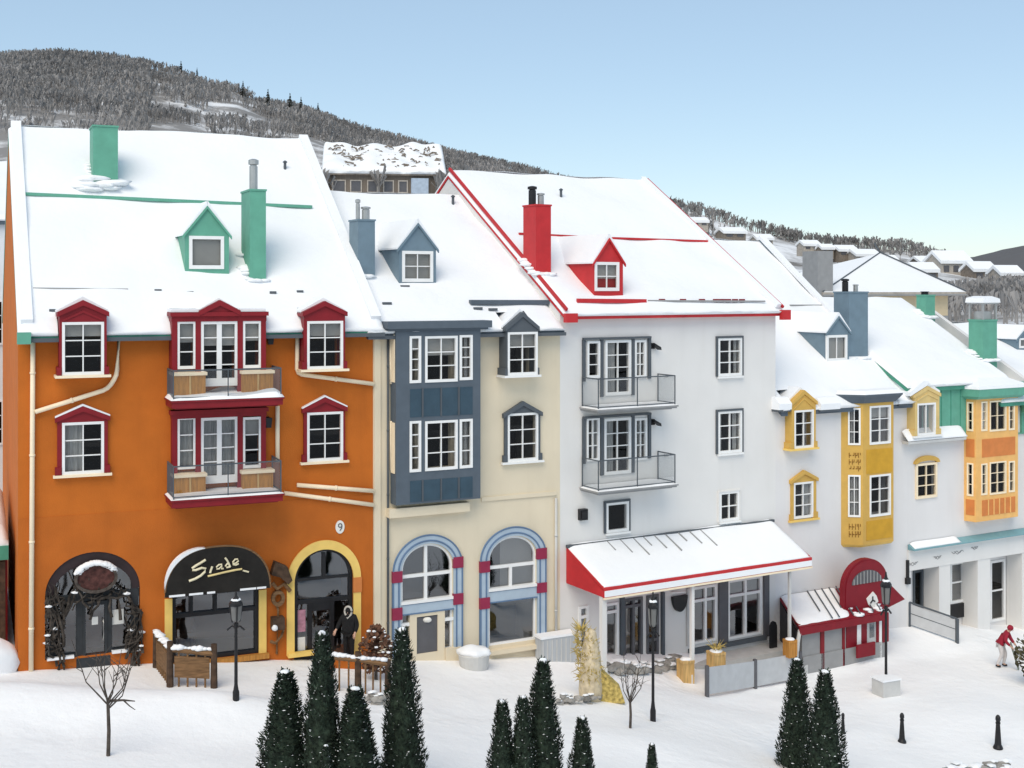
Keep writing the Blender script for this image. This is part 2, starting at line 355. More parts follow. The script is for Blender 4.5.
def win(F, parent, x0, x1, y0, y1, w=0.0, cols=2, rows=3, fw=.075, mt=.03, blind=None, holes=None, m=WHITE, recess=.0, glass=GLASS, sub=False, depth=.1, mid=0.0, sill=None, low=None):
    """a window from its picture rectangle, standing in the plane w of facade F; returns its u/z rectangle"""
    xm = (x0+x1)/2; u0, u1 = F.U(x0, w), F.U(x1, w); z0, z1 = F.Z(xm, y1, w), F.Z(xm, y0, w)
    if holes is not None: holes.append((u0+.015, u1-.015, z0+.015, z1-.015, 0))
    wf = w-recess; mb = MB()
    mb.fbox(F, u0, u0+fw, wf-depth, wf+.025, z0, z1); mb.fbox(F, u1-fw, u1, wf-depth, wf+.025, z0, z1)
    mb.fbox(F, u0+fw, u1-fw, wf-depth, wf+.022, z1-fw, z1); mb.fbox(F, u0+fw, u1-fw, wf-depth, wf+.03, z0, z0+fw*1.15)
    ia, ib, ja, jb = u0+fw, u1-fw, z0+fw*1.15, z1-fw
    if low: mb.fbox(F, ia, ib, wf-depth, wf+.012, ja, ja+low); ja += low
    for i in range(1, cols):
        u = ia+(ib-ia)*i/cols; t = mid if (mid and i == cols//2) else mt
        mb.fbox(F, u-t/2, u+t/2, wf-depth*.8, wf+.004, ja, jb)
    for j in range(1, rows):
        z = ja+(jb-ja)*j/rows
        for i in range(cols):
            ga, gb = ia+(ib-ia)*i/cols+mt/2, ia+(ib-ia)*(i+1)/cols-mt/2
            mb.fbox(F, ga, gb, wf-depth*.75, wf-.004, z-mt/2, z+mt/2)
    if sill: mb.fbox(F, u0-sill, u1+sill, wf-.02, wf+.09, z0-.07, z0-.004)
    fr = mb.build('window_frame' if sub else 'window', m, parent)
    pp = parent if sub else fr
    g = MB(); g.quad(F.p(ia, wf-depth*.5, ja), F.p(ib, wf-depth*.5, ja), F.p(ib, wf-depth*.5, jb), F.p(ia, wf-depth*.5, jb))
    g.build('window_pane' if sub else 'pane', glass, pp)
    if blind:
        kind, fr_ = blind; b = MB(); wb = wf-depth-.05
        if kind == 'blind': b.fbox(F, ia-.02, ib+.02, wb-.012, wb, jb-(jb-ja)*fr_, jb+.03); b.build('blind', BLIND, pp)
        elif kind == 'left': cloth(b, F, ia-.02, ia+(ib-ia)*fr_, ja, jb+.03, wb-.03); b.build('curtain', CURT, pp)
        elif kind == 'right': cloth(b, F, ib-(ib-ia)*fr_, ib+.02, ja, jb+.03, wb-.03); b.build('curtain', CURT, pp)
        elif kind == 'both':
            cloth(b, F, ia-.02, ia+(ib-ia)*fr_/2, ja, jb+.03, wb-.03); cloth(b, F, ib-(ib-ia)*fr_/2, ib+.02, ja, jb+.03, wb-.03); b.build('curtain', CURT, pp)
    return u0, u1, z0, z1, fr
def snow_grid(mb, e0, e1, r1, r0, t=.22, nu=60, nv=30, seed=0, rake=True, lip=.12, wav=.05):
    """a blanket of snow on the quad eave-left, eave-right, ridge-right, ridge-left (bottom face); rounded towards the eave"""
    L = (e1-e0).length; H = (r0-e0).length; rows = []
    up = Vector((0, 0, 1))
    for j in range(nv+1):
        v = (j/nv)**1.5; row = []
        for i in range(nu+1):
            u = i/nu; u = u-.06*math.sin(2*math.pi*u)
            P = (e0.lerp(e1, u)).lerp(r0.lerp(r1, u), v)
            de = v*H; dr = min(u, 1-u)*L
            k = min(1.0, math.sqrt(max(0, min(1, (de+.02)/.3))))
            if rake: k *= min(1.0, math.sqrt(max(0, min(1, (dr+.03)/.22))))
            n1 = mnoise.noise(P*.55+Vector((seed*5.3, 0, 0))); n2 = mnoise.noise(P*2.3+Vector((0, seed*3.7, 0)))
            Q = P+up*(t*k*(1+.25*n1)+wav*n1*k+.008*n2)
            if j == 0:
                out = (e0-r0); out.z = 0; out.normalize(); Q = P+out*(lip*(.75+.9*mnoise.noise(P*.9+Vector((seed, 7, 0)))+.4*mnoise.noise(P*3.1)))+up*(t*(.3+.25*mnoise.noise(P*1.7)))
            row.append(Q)
        rows.append(row)
    vs = [q for row in rows for q in row]; n = nu+1
    fs = [(j*n+i, j*n+i+1, (j+1)*n+i+1, (j+1)*n+i) for j in range(nv) for i in range(nu)]
    o = len(vs); base = [e0.lerp(e1, (i/nu)-.06*math.sin(2*math.pi*i/nu)) for i in range(n)]
    vs += base; fs += [(i+1, i, o+i, o+i+1) for i in range(nu)]
    for col in (0, nu):   # rake skirts
        o2 = len(vs); vs += [(e0 if col == 0 else e1).lerp(r0 if col == 0 else r1, (j/nv)**1.5) for j in range(nv+1)]
        fs += [(j*n+col, (j+1)*n+col, o2+j+1, o2+j) for j in range(nv)]
    mb.add(vs, fs)
class House:
    def __init__(s, F, name, label, xa, xb, wallm, ye, xe, wf, yr, xr, wr, cat='building', snow=.22, group=None):
        s.F = F; s.holes = []; s.u0, s.u1 = F.U(xa), F.U(xb); s.wf, s.wr = wf, wr; s.snow = snow; s.wallm = wallm
        s.zE = F.Z(xe, ye, wf); s.zR = F.Z(xr, yr, -wr)                  # top of the snow
        s.k = (s.zR-s.zE)/(wr+wf)
        s.root = thing(name, label, cat, F.p((s.u0+s.u1)/2, 0, gz(*F.p((s.u0+s.u1)/2, 0, 0)[:2])), group)
        s.plane = Plane(F.p(0, wf, s.zE), F.p(10, wf, s.zE), F.p(0, -wr, s.zR))
        s.zb = min(gz(*F.p(s.u0, 0, 0)[:2]), gz(*F.p(s.u1, 0, 0)[:2]))-1.5
    def zroof(s, w): return s.zE+s.k*(s.wf-w)
    def walls(s, split=None, low=None, left=True, low_reveal=.22, slab=-.24):
        F = s.F; mb = MB(); zt = s.zroof(0)-s.snow-.12
        if split: wall_grid(mb, F, s.u0, s.u1, split, zt, 0, [h for h in s.holes if h[2] >= split])
        else: wall_grid(mb, F, s.u0, s.u1, s.zb, zt, 0, s.holes)
        dz = -s.snow-.13
        def gab(u, ub): mb.uprism(F, [(-.004, s.zb), (-.004, s.zroof(-.004)+dz), (-s.wr, s.zR+dz), (-s.wr, s.zb)], u, ub); mb.uprism(F, [(-s.wr, s.zb), (-s.wr, s.zR+dz), (-2*s.wr, s.zroof(0)+dz), (-2*s.wr, s.zb)], u, ub)
        gab(s.u0, s.u0+.24); gab(s.u1-.24, s.u1)
        mb.fbox(F, s.u0+.24, s.u1-.24, -2*s.wr, -2*s.wr+.2, s.zb, zt)
        s.wall = mb.build('wall', s.wallm, s.root)
        if split:
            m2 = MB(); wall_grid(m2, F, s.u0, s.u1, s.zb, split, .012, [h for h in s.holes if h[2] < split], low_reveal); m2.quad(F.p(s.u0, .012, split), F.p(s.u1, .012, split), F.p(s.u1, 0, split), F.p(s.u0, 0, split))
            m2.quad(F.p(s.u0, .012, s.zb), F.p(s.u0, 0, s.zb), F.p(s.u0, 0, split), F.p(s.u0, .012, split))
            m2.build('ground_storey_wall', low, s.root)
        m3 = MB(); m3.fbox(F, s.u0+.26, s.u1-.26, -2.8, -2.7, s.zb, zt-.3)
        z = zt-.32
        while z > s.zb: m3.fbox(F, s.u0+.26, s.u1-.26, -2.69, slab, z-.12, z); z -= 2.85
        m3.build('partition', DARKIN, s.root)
    def roof(s, ua, ub, fm, seed=0, front_t=.16, gut=None, t_nu=70, cuts=()):
        F = s.F; mb = MB(); d = -s.snow
        cuts = sorted(cuts); edges = [ua]+[e for c in cuts for e in c[:2]]+[ub]
        for sg in (1, -1):
            def W(w): return w if sg == 1 else -2*s.wr-w
            for i in range(len(edges)-1):
                if sg == -1 and i: continue
                a, b = (edges[i], edges[i+1]) if sg == 1 else (ua, ub); w0 = s.wf if (i % 2 == 0 or sg == -1) else cuts[i//2][2]
                z0 = s.zroof(w0); pts = [(W(w0), z0+d), (W(w0), z0+d-front_t), (W(-s.wr), s.zR+d-front_t), (W(-s.wr), s.zR+d)]
                mb.uprism(F, pts, a, b)
        s.rf = mb.build('roof', fm, s.root)
        sn = MB()
        e0, e1, r1, r0 = F.p(ua, s.wf+.02, s.zE+d), F.p(ub, s.wf+.02, s.zE+d), F.p(ub, -s.wr, s.zR+d), F.p(ua, -s.wr, s.zR+d)
        snow_grid(sn, e0, e1, r1, r0, s.snow, t_nu, 34, seed)
        def inside(q):
            u, w = F.uw(q); return any(c[0]-.02 < u < c[1]+.02 and w > c[2] for c in cuts)
        if cuts:
            kp = [i for i, f in enumerate(sn.f) if not all(inside(sn.v[j]) for j in f)]; sn.f = [sn.f[i] for i in kp]; sn.mi = [0]*len(kp)
        b0, b1 = F.p(ub, -2*s.wr-s.wf, s.zE+d), F.p(ua, -2*s.wr-s.wf, s.zE+d)
        snow_grid(sn, b0, b1, r0, r1, s.snow, 16, 10, seed+9)
        sn.build('roof_snow', SNOW, s.rf, smooth=True)
        if gut:
            
            for i in range(0, len(edges)-1, 2):
                if edges[i+1]-edges[i] > .1: g = MB(); g.fbox(F, edges[i], edges[i+1], s.wf+.004, s.wf+.12, s.zE+d-.16, s.zE+d-.05); g.build('gutter', gut, s.rf)
    def on(s, px, py): return s.plane.hit(px, py)
    def bar(s, pts, m, name, wd=.12, ht=.12, lift=.05):
        mb = MB(); P = [s.on(*p)+Vector((0, 0, lift)) for p in pts]
        for a, b in zip(P, P[1:]): beam(mb, a, b, wd, ht)
        return mb.build(name, m, s.rf)
    def stubs(s, pts, m=CHAR):
        for px, py in pts:
            P = s.on(px, py); mb = MB(); mb.tube([P-Vector((0, 0, .2)), P+Vector((0, 0, .28))], .05, 8); mb.lathe([(.08, .26), (.08, .3), (.02, .34)], P, 8); mb.build('vent_pipe', m, s.root)
def dormer(H, x0, x1, yb, ysh, xp, yp, wx0, wx1, wy0, wy1, m, cols=2, rows=2, blind=('blind', 1.0), fw=.09, over=.08, trim=None, dw=0.0):
    F = H.F; xm = (x0+x1)/2; P = H.on(xm, yb); u_, w = F.uw(P); w += dw
    u0, u1 = F.U(x0, w), F.U(x1, w); zb = F.Z(xm, yb, w)-.05; zs = F.Z(xm, ysh, w); zp = F.Z(xp, yp, w); uc = (u0+u1)/2
    wb = H.wf-(zp-H.zE)/H.k-.4
    bu0, bu1 = F.U(wx0, w), F.U(wx1, w); bz0, bz1 = F.Z(xm, wy1, w), F.Z(xm, wy0, w)
    mb = MB(); mb.fprism(F, [(u0, zb-.6), (u1, zb-.6), (u1, zs), (uc, zp), (u0, zs)], wb, w-.14)
    mb.fbox(F, u0, bu0+.02, w-.139, w, zb-.3, zs); mb.fbox(F, bu1-.02, u1, w-.139, w, zb-.3, zs); mb.fbox(F, bu0+.02, bu1-.02, w-.139, w, zb-.3, bz0+.02)
    if bz1 < zs: mb.fbox(F, bu0+.02, bu1-.02, w-.139, w, bz1-.02, zs)
    mb.fprism(F, [(u0, zs), (u1, zs), (uc, zp)], w-.139, w)
    D = mb.build('dormer', m, H.root)
    win(F, D, wx0, wx1, wy0, wy1, w, cols, rows, fw, .03, blind, None, WHITE, .0, GLASS, True, .055)
    sn = MB(); sl = (zp-zs)/(u1-uc)
    for sg in (-1, 1):
        ue = uc+sg*((u1-u0)/2+over); ze = zp-sl*((u1-u0)/2+over)
        sn.fprism(F, [(uc, zp+.012), (ue, ze+.012), (ue, ze+.07), (uc+sg*.02, zp+.15)], wb, w+.04)
    sn.build('dormer_snow', SNOW, D)
    fa = MB()
    for sg in (-1, 1):
        ue = uc+sg*((u1-u0)/2+over); ze = zp-sl*((u1-u0)/2+over)
        fa.fprism(F, [(uc, zp+.005), (ue, ze+.005), (ue, ze-.09), (uc, zp-.09)], w+.003, w+.075)
    fa.build('barge_board', trim or m, D)
    return D
def chimney(H, x0, x1, yb, yt, dep, m, pots=(), bl=.0, capm=None, flue=None):
    F = H.F; xm = (x0+x1)/2; P = H.on(xm, yb); u_, w = F.uw(P)
    u0, u1 = F.U(x0, w), F.U(x1, w); zb = P.z-.1; zt = F.Z(xm, yt, w)
    mb = MB(); mb.fbox(F, u0, u1, w-dep, w, zb-.5, zt)
    c = mb.build('chimney', m, H.root)
    ds = MB(); rg = random.Random(int(x0))
    for i in range(16):
        t = rg.random(); uu, ww = (u0+(u1-u0)*t, w+.02) if i % 2 else (u0-.03, w-dep*t)
        ds.blob(F.p(uu, ww, H.zroof(ww)+.0), rg.uniform(.07, .16), i, (1.7, 1.4, .5), .3, 2)
    ds.build('drifted_snow', SNOW, c, smooth=True)
    cp = MB(); cp.fbox(F, u0-.025, u1+.025, w-dep-.025, w+.025, zt+.002, zt+.06); cp.build('chimney_cap', capm or m, c)
    for (fu, h, r, col) in pots:
        q = F.p(u0+(u1-u0)*fu, w-dep*.5, zt+.06); p = MB()
        p.lathe([(r, 0), (r, h*.8), (r*.8, h*.8), (r*.8, h*.84), (r*1.25, h*.86), (r*1.25, h), (r*.5, h*1.04)], q, 12); p.build('chimney_pot', col, c)
    return c, u0, u1, w, zt
def surround(F, root, x0, x1, ys, yp, yb, wx0, wx1, wy0, wy1, m, w=.1, back=-.02, brow=.07, snow=True, roofback=None, xp=None, edge=None, holes=None, **kw):
    """gabled window surround with brow mouldings and the window in it"""
    xm = (x0+x1)/2; u0, u1 = F.U(x0, w), F.U(x1, w); uc = (u0+u1)/2; zs = F.Z(xm, ys, w); zp = F.Z(xm, yp, w); zb = F.Z(xm, yb, w)
    au, bu = F.U(wx0, w), F.U(wx1, w); wz0, wz1 = F.Z(xm, wy1, w), F.Z(xm, wy0, w)
    ins = .06
    mb = MB(); e = .02
    mb.fbox(F, u0+ins, au+e, back, w, zb, wz1-e); mb.fbox(F, bu-e, u1-ins, back, w, zb, wz1-e)
    mb.fprism(F, [(u0+ins, wz1-e), (u1-ins, wz1-e), (u1-ins, zs-.02), (uc, zp-.03), (u0+ins, zs-.02)], back, w)
    # corner brackets and plinth blocks
    for a, b in ((u0, au-.015), (bu+.015, u1)): mb.fbox(F, a, b, back+.01, w+.035, zb+.001, zb+.22)
    for sg in (-1, 1):
        ue = uc+sg*(u1-uc); mb.fprism(F, [(uc, zp), (ue, zs), (ue, zs-.13), (uc, zp-.15)], back-.003, w+brow)
        ui = uc+sg*(u1-uc-.16)
        if zs-.27 > wz1: mb.fprism(F, [(uc, zp-.28), (ui, zs-.2), (ui, zs-.26), (uc, zp-.35)], back-.006, w+.03)
    if roofback is not None: mb.fprism(F, [(u0+.03, zs-.25), (u1-.03, zs-.25), (u1-.03, zs-.04), (uc, zp-.04), (u0+.03, zs-.04)], roofback, back+.002)
    s = mb.build('window_surround', m, root)
    if holes is not None: holes.append((au+.03, bu-.03, wz0+.03, wz1-.03, 0))
    r = win(F, root, wx0, wx1, wy0, wy1, w-.02, holes=None, **kw)
    sl = MB(); sl.fbox(F, u0-.05, u1+.05, 0.013, w+.08, zb-.075, zb-.003); sl.build('sill', CRPIPE if edge is None else edge, s)
    if snow:
        sn = MB()
        for sg in (-1, 1):
            ue = uc+sg*(u1-uc); sn.fprism(F, [(uc, zp+.004), (ue, zs+.004), (ue, zs+.045), (uc, zp+.06)], back, w+brow-.01)
        sn.build('brow_snow', SNOW, s)
    if roofback is not None:
        sn = MB()
        for sg in (-1, 1):
            ue = uc+sg*(u1-uc); sn.fprism(F, [(uc, zp-.03), (ue, zs-.03), (ue, zs+.05), (uc, zp+.1)], roofback, w+brow-.22)
        sn.build('brow_snow', SNOW, s)
    return s
def pipe(F, root, pts, m, r=.06, w=.09, name='drainpipe'):
    P = [F.p(F.U(x, w), w, F.Z(x, y, w)) for x, y in pts]; mb = MB()
    Q = [P[0]]
    for i in range(1, len(P)-1):
        a = (P[i-1]-P[i]); b = (P[i+1]-P[i]); k = min(.14, a.length*.4, b.length*.4)
        Q += [P[i]+a.normalized()*k, P[i]+a.normalized()*k*.3+b.normalized()*k*.3, P[i]+b.normalized()*k]
    Q.append(P[-1]); mb.tube(Q, r, 10)
    for a, b in zip(P, P[1:]):
        L = (b-a).length; n = int(L/1.9)
        for i in range(n):
            q = a.lerp(b, (i+.5)/n); d = (b-a).normalized(); mb.tube([q-d*.03, q+d*.03], r*1.22, 10)
    return mb.build(name, m, root, smooth=True)
def balcony(H, x0, x1, yfront, dep, th, slabm, railh, glass=True, nposts=3, railm=DGREY, snowt=.1, bars=True, snow_amp=.05, seed=0, bracket=False):
    """slab, snow on it, a metal rail with posts and glass: x0,x1 and yfront are the front top edge of the slab"""
    F = H.F; w = dep; u0, u1 = F.U(x0, w), F.U(x1, w); zt = F.Z((x0+x1)/2, yfront, w)
    mb = MB(); mb.fbox(F, u0, u1, .013, dep, zt-th, zt-.05); mb.fbox(F, u0-.04, u1+.04, .014, dep+.04, zt-.049, zt)
    mb.fbox(F, u0+.12, u1-.12, .013, dep-.12, zt-th-.04, zt-th-.002)
    B = mb.build('balcony', slabm, H.root)
    sn = MB(); n = 40; k = 8; rows = []
    for j in range(k+1):
        row = []
        for i in range(n+1):
            u = u0-.03+(u1-u0+.06)*i/n; ww = .05+(dep)*j/k
            e = min(1, math.sqrt(max(0, min(i, n-i)/3))) * min(1, math.sqrt(max(0, (k-j)/1.2)))
            row.append(F.p(u, ww, zt+.004+snowt*e*(1+.5*mnoise.noise(Vector((u*1.3, ww*1.3, seed)))) + snow_amp*e*max(0, mnoise.noise(Vector((u*.8, ww, seed+4))))))
        rows.append(row)
    vs = [q for r in rows for q in r]; m_ = n+1
    sn.add(vs, [(j*m_+i, j*m_+i+1, (j+1)*m_+i+1, (j+1)*m_+i) for j in range(k) for i in range(n)]); sn.build('floor_snow', SNOW, B, smooth=True)
    rl = MB(); zr = zt+railh; f = dep-.05; a, b = u0+.05, u1-.05; t = .013
    rl.fbox(F, a, b, f-t, f+t, zr-.04, zr); rl.fbox(F, a, b, f-t*.7, f+t*.7, zt+.06, zt+.09)
    for uu in (a, b):
        rl.fbox(F, uu-t, uu+t, .03, f-t-.001, zr-.04, zr-.002); rl.fbox(F, uu-t*.7, uu+t*.7, .03, f-t-.001, zt+.06, zt+.09)
    for i in range(nposts): 
        uu = a+(b-a)*i/(nposts-1); rl.fbox(F, uu-t*1.2, uu+t*1.2, f-t*1.2, f+t*1.2, zt-.02, zr-.003)
    for uu in (a, b): rl.fbox(F, uu-t, uu+t, .03, .07, zt, zr-.003)
    if bars:
        for uu in (a, b):
            m2 = int((f-.1)/.11)
            for i in range(1, m2): ww = .05+(f-.05)*i/m2; rl.fbox(F, uu-.007, uu+.007, ww-.007, ww+.007, zt+.07, zr-.03)
    rl.build('railing', railm, B)
    if glass:
        for i in range(nposts-1):
            g = MB(); ua, ub = a+(b-a)*i/(nposts-1)+.04, a+(b-a)*(i+1)/(nposts-1)-.04
            g.quad(F.p(ua, f, zt+.1), F.p(ub, f, zt+.1), F.p(ub, f, zr-.05), F.p(ua, f, zr-.05)); g.build('glass_panel', RAILG, B)
        if not bars:
            for uu in (a, b):
                g = MB(); g.quad(F.p(uu, .1, zt+.1), F.p(uu, f-.05, zt+.1), F.p(uu, f-.05, zr-.05), F.p(uu, .1, zr-.05)); g.build('glass_panel', RAILG, B)
    return B, u0, u1, zt

# ---------------------------------------------------------------- ground and hills
MOUNDS += [(-12.5, 31.4, 6.5, 1.3, .55), (-7.0, 31.6, 2.4, 1.0, .34), (3.0, 33.5, 2.2, 1.2, .12), (9.0, 38.5, 2.5, 1.0, .12), (14, 40, 3, 2, .15)]
def ground():
    xs = np.concatenate([np.array([-2400, -1200, -600, -300, -150, -90, -60, -45]), np.arange(-36, 42, .3), np.array([45, 55, 75, 110, 180, 350, 700, 1400, 2400])])
    ys = np.concatenate([np.array([-300, -100, -40, -15, 0, 6, 12, 16]), np.arange(19, 58, .3), np.array([60, 64, 70, 80, 100, 140, 220, 400, 800, 1600, 2400, 3000])])
    vs = []
    for y in ys:
        for x in xs:
            z = gz(x, y); P = Vector((x, y, 0))
            if abs(x) < 50 and 15 < y < 62:
                z += .05*mnoise.noise(P*.35)+.03*mnoise.noise(P*1.1+Vector((9, 0, 0)))+.012*mnoise.noise(P*2.7)
            if y > 70: z -= min(12, (y-70)*.12)
            vs.append((x, y, z))
    n = len(xs); fs = [(j*n+i, j*n+i+1, (j+1)*n+i+1, (j+1)*n+i) for j in range(len(ys)-1) for i in range(n-1)]
    mb = MB(); mb.v = [Vector(v) for v in vs]; mb.f = fs; mb.mi = [0]*len(fs)
    return struct(mb.build('snowy_ground', GSNOW, None, smooth=True, normals=False))
ground()

HILLM = bpy.data.materials.new('wooded_hillside'); HILLM.use_nodes = True
def hill_material(m, dark, scale, lo, hi):
    nt = m.node_tree; p = nt.nodes['Principled BSDF']; p.inputs['Roughness'].default_value = .95; p.inputs['Specular IOR Level'].default_value = .1
    tc = nt.nodes.new('ShaderNodeTexCoord'); n = nt.nodes.new('ShaderNodeTexNoise'); n.inputs['Scale'].default_value = scale; n.inputs['Detail'].default_value = 10; n.inputs['Roughness'].default_value = .7
    nt.links.new(tc.outputs['Object'], n.inputs['Vector'])
    r = nt.nodes.new('ShaderNodeValToRGB'); r.color_ramp.elements[0].position = lo; r.color_ramp.elements[1].position = hi
    r.color_ramp.elements[0].color = (*dark, 1); r.color_ramp.elements[1].color = (.78, .79, .81, 1)
    nt.links.new(n.outputs['Fac'], r.inputs[0]); nt.links.new(r.outputs[0], p.inputs['Base Color'])
hill_material(HILLM, (.25, .243, .24), .045, .47, .6)
HILLS = bpy.data.materials.new('snowy_hillside'); HILLS.use_nodes = True; hill_material(HILLS, (.2, .19, .18), .035, .4, .56)
HILLF = bpy.data.materials.new('far_hillside'); HILLF.use_nodes = True; hill_material(HILLF, (.13, .128, .132), .01, .7, .8)
def hill(name, ridge, D0, D1, yfoot, m, rough, seed, nu=160, nv=26):
    """terrain rising from its foot at distance D0 to a ridge at D1, then falling away behind"""
    rx = [a for a, b in ridge]; ry = [b for a, b in ridge]
    def pt(px, t):
        D = D0+(D1-D0)*t
        zf = CZ+(HY-yfoot)/FP*D0; zr = CZ+(HY-float(np.interp(px, rx, ry)))/FP*D1
        if t < 0: z = zf+260*t
        elif t <= 1: z = zf+(zr-zf)*(t**.85)
        else: z = zr-(zr-zf)*((t-1)/.8)**1.3
        x = (px-512)/FP*D
        k = min(1, max(0, t)*3)*(1 if t <= 1 else 1)*(1-.75*max(0, 1-abs(t-1)/.12))
        z += rough*k*(mnoise.noise(Vector((x/70, D/70, seed)))+.4*mnoise.noise(Vector((x/22, D/22, seed))))
        return Vector((x, D, z))
    ts = [-.12]+[i/nv for i in range(nv+1)]+[1.08, 1.2, 1.4, 1.8]; xs = np.linspace(rx[0], rx[-1], nu)
    mb = MB(); vs = [pt(x, t) for t in ts for x in xs]; n = nu
    mb.add(vs, [(j*n+i, j*n+i+1, (j+1)*n+i+1, (j+1)*n+i) for j in range(len(ts)-1) for i in range(n-1)])
    o = struct(mb.build(name, m, None, smooth=True, normals=False)); return pt
HA = hill('near_hill', [(-700, 80), (-200, 66), (0, 60), (60, 59), (110, 62), (150, 68), (178, 75), (205, 86), (235, 90), (262, 102), (300, 113), (330, 124), (350, 150), (380, 210), (420, 300), (520, 330)], 190, 480, 300, HILLM, 5, 1.0)
HBk = hill('long_hill', [(-300, 80), (200, 96), (250, 106), (300, 112), (320, 118), (350, 128), (400, 143), (440, 154), (480, 163), (530, 173), (580, 186), (610, 200), (640, 228), (680, 262), (760, 285), (900, 300), (1100, 310)], 420, 950, 300, HILLM, 7, 2.0)
HC = hill('snowy_hill', [(540, 300), (600, 250), (640, 222), (672, 208), (700, 215), (740, 230), (770, 236), (800, 243), (835, 248), (870, 250), (905, 252), (940, 258), (975, 270), (1010, 285), (1080, 305)], 150, 300, 300, HILLS, 3, 3.0)
HD = hill('far_hill', [(780, 300), (860, 285), (920, 268), (965, 258), (1000, 250), (1030, 246), (1100, 242), (1300, 235), (1600, 240)], 900, 1800, 300, HILLF, 10, 4.0)
HE = hill('rounded_knoll', [(860, 330), (930, 306), (980, 296), (1024, 292), (1100, 300), (1200, 330)], 110, 200, 345, HILLM, 1.5, 5.0)

def lerp_ridge(h): return h
def wood(name, hill_pt, spans, m, seed, hmin, hmax, blades=6, conif=.0, tmin=.05, wide=.32, gap=None, tmax=1.03):
    rng = np.random.default_rng(seed); V = []; Fs = []
    for (xa, xb, n) in spans:
        for i in range(n):
            px = rng.uniform(xa, xb); t = tmin+(tmax-tmin)*math.sqrt(rng.uniform(0, 1)); P = hill_pt(px, t)
            if gap is not None and mnoise.noise(Vector((P.x/26, P.y/26, seed))) > gap: continue
            h = rng.uniform(hmin, hmax); o = len(V)
            if rng.uniform() < conif:
                r = h*.2; lv = 3
                for L in range(lv):
                    z0 = h*(.1+.28*L); z1 = h*(.5+.25*L); rr = r*(1-.27*L); o = len(V); a0 = rng.uniform(0, 6)
                    for j in range(6): a = a0+j*math.pi/3; k = rr*rng.uniform(.75, 1.1); V.append((P.x+k*math.cos(a), P.y+k*math.sin(a), P.z+z0*rng.uniform(.9, 1.1)))
                    V.append((P.x, P.y, P.z+z1))
                    for j in range(6): Fs.append((o+j, o+(j+1) % 6, o+6))
                continue
            V.append((P.x-.12, P.y, P.z-.3)); V.append((P.x+.12, P.y, P.z-.3)); V.append((P.x, P.y, P.z+h*.7)); Fs.append((o, o+1, o+2))
            for b in range(blades):
                o = len(V); a = rng.uniform(0, 2*math.pi); rr = h*wide*rng.uniform(.3, 1); z0 = h*rng.uniform(.2, .5); z1 = h*rng.uniform(.65, 1.05)
                ex, ey = P.x+rr*math.cos(a), P.y+rr*math.sin(a); tw = h*rng.uniform(.03, .075); c, s_ = math.cos(a+1.57), math.sin(a+1.57)
                V.append((P.x, P.y, P.z+z0)); V.append((ex+tw*c, ey+tw*s_, P.z+z1*.93)); V.append((ex-tw*c, ey-tw*s_, P.z+z1)); Fs.append((o, o+1, o+2))
    me = bpy.data.meshes.new(name); me.from_pydata(V, [], Fs); me.materials.append(m)
    o = bpy.data.objects.new(name, me); C.objects.link(o); o['kind'] = 'stuff'; return o
BRUSH = mat('bare_branches', (.275, .265, .26), rough=.95, var=.3, scale=.03)
BRUSH2 = mat('grey_branches', (.3, .288, .28), rough=.95, var=.4, scale=.1)
PINE = mat('dark_needles', (.035, .045, .04), rough=.95, var=.4, scale=.3)
wood('bare_forest', HA, [(-120, 150, 9500)], BRUSH, 1, 2.4, 4.4, 6, .01, .32, gap=.4)
wood('bare_forest', HA, [(140, 345, 5200)], BRUSH, 11, 2.2, 4.6, 6, .08, .34, gap=-.02)
wood('bare_forest', HBk, [(250, 720, 11000)], BRUSH, 2, 4, 7.5, 5, .03, .35)
wood('bare_forest', HC, [(600, 1010, 2100)], BRUSH2, 3, 1.2, 3.2, 12, .09, .62, gap=-.06, tmax=.99)
wood('bare_forest', HE, [(880, 1100, 2500)], BRUSH, 6, 2, 3.6, 5, .0, .1)
wood('bare_thicket', lambda px, t: EYE+ray(px, 199)*(104+26*t), [(308, 336, 70), (436, 462, 60), (338, 440, 40)], BRUSH, 21, 1.6, 3.6, 16, .04, .5)
# single conifers one can tell apart on the crests
def conifer_mesh(seed, h=1.0, lv=9, nb=11):
    rng = random.Random(seed); mb = MB()
    for L in range(lv):
        f = L/(lv-1); z = h*(.1+.82*f); rr = h*.23*(1-f)**.85+.012*h
        for b in range(nb):
            a = rng.uniform(0, 6.283); k = rr*rng.uniform(.6, 1.15); dx, dy = math.cos(a), math.sin(a); t = .09*h*(1-f*.6)
            tip = Vector((dx*k, dy*k, z-h*.05*rng.uniform(.3, 1.3))); rt = Vector((0, 0, z+h*.05)); sd_ = Vector((-dy, dx, 0))*t*.5
            mb.add([rt, tip+sd_*.5, tip-sd_*.5, rt.lerp(tip, .5)+sd_+Vector((0, 0, .012*h)), rt.lerp(tip, .5)-sd_-Vector((0, 0, .01*h))], [(0, 3, 1), (0, 2, 4), (3, 1, 2), (0, 3, 4), (3, 2, 4)])
    return mb
def conifer(P, h, label, seed, m=PINE, group='dark conifers on the hill crest', cat='conifer', name='conifer_tree'):
    r = thing(name, label, cat, P, group); mb = conifer_mesh(seed, h); mb.v = [v+P for v in mb.v]; mb.build('crown', m, r, normals=False)
    t = MB(); t.lathe([(h*.022, -.2), (h*.018, h*.4), (h*.005, h*.95)], P, 7); t.build('trunk', BARK, r); return r
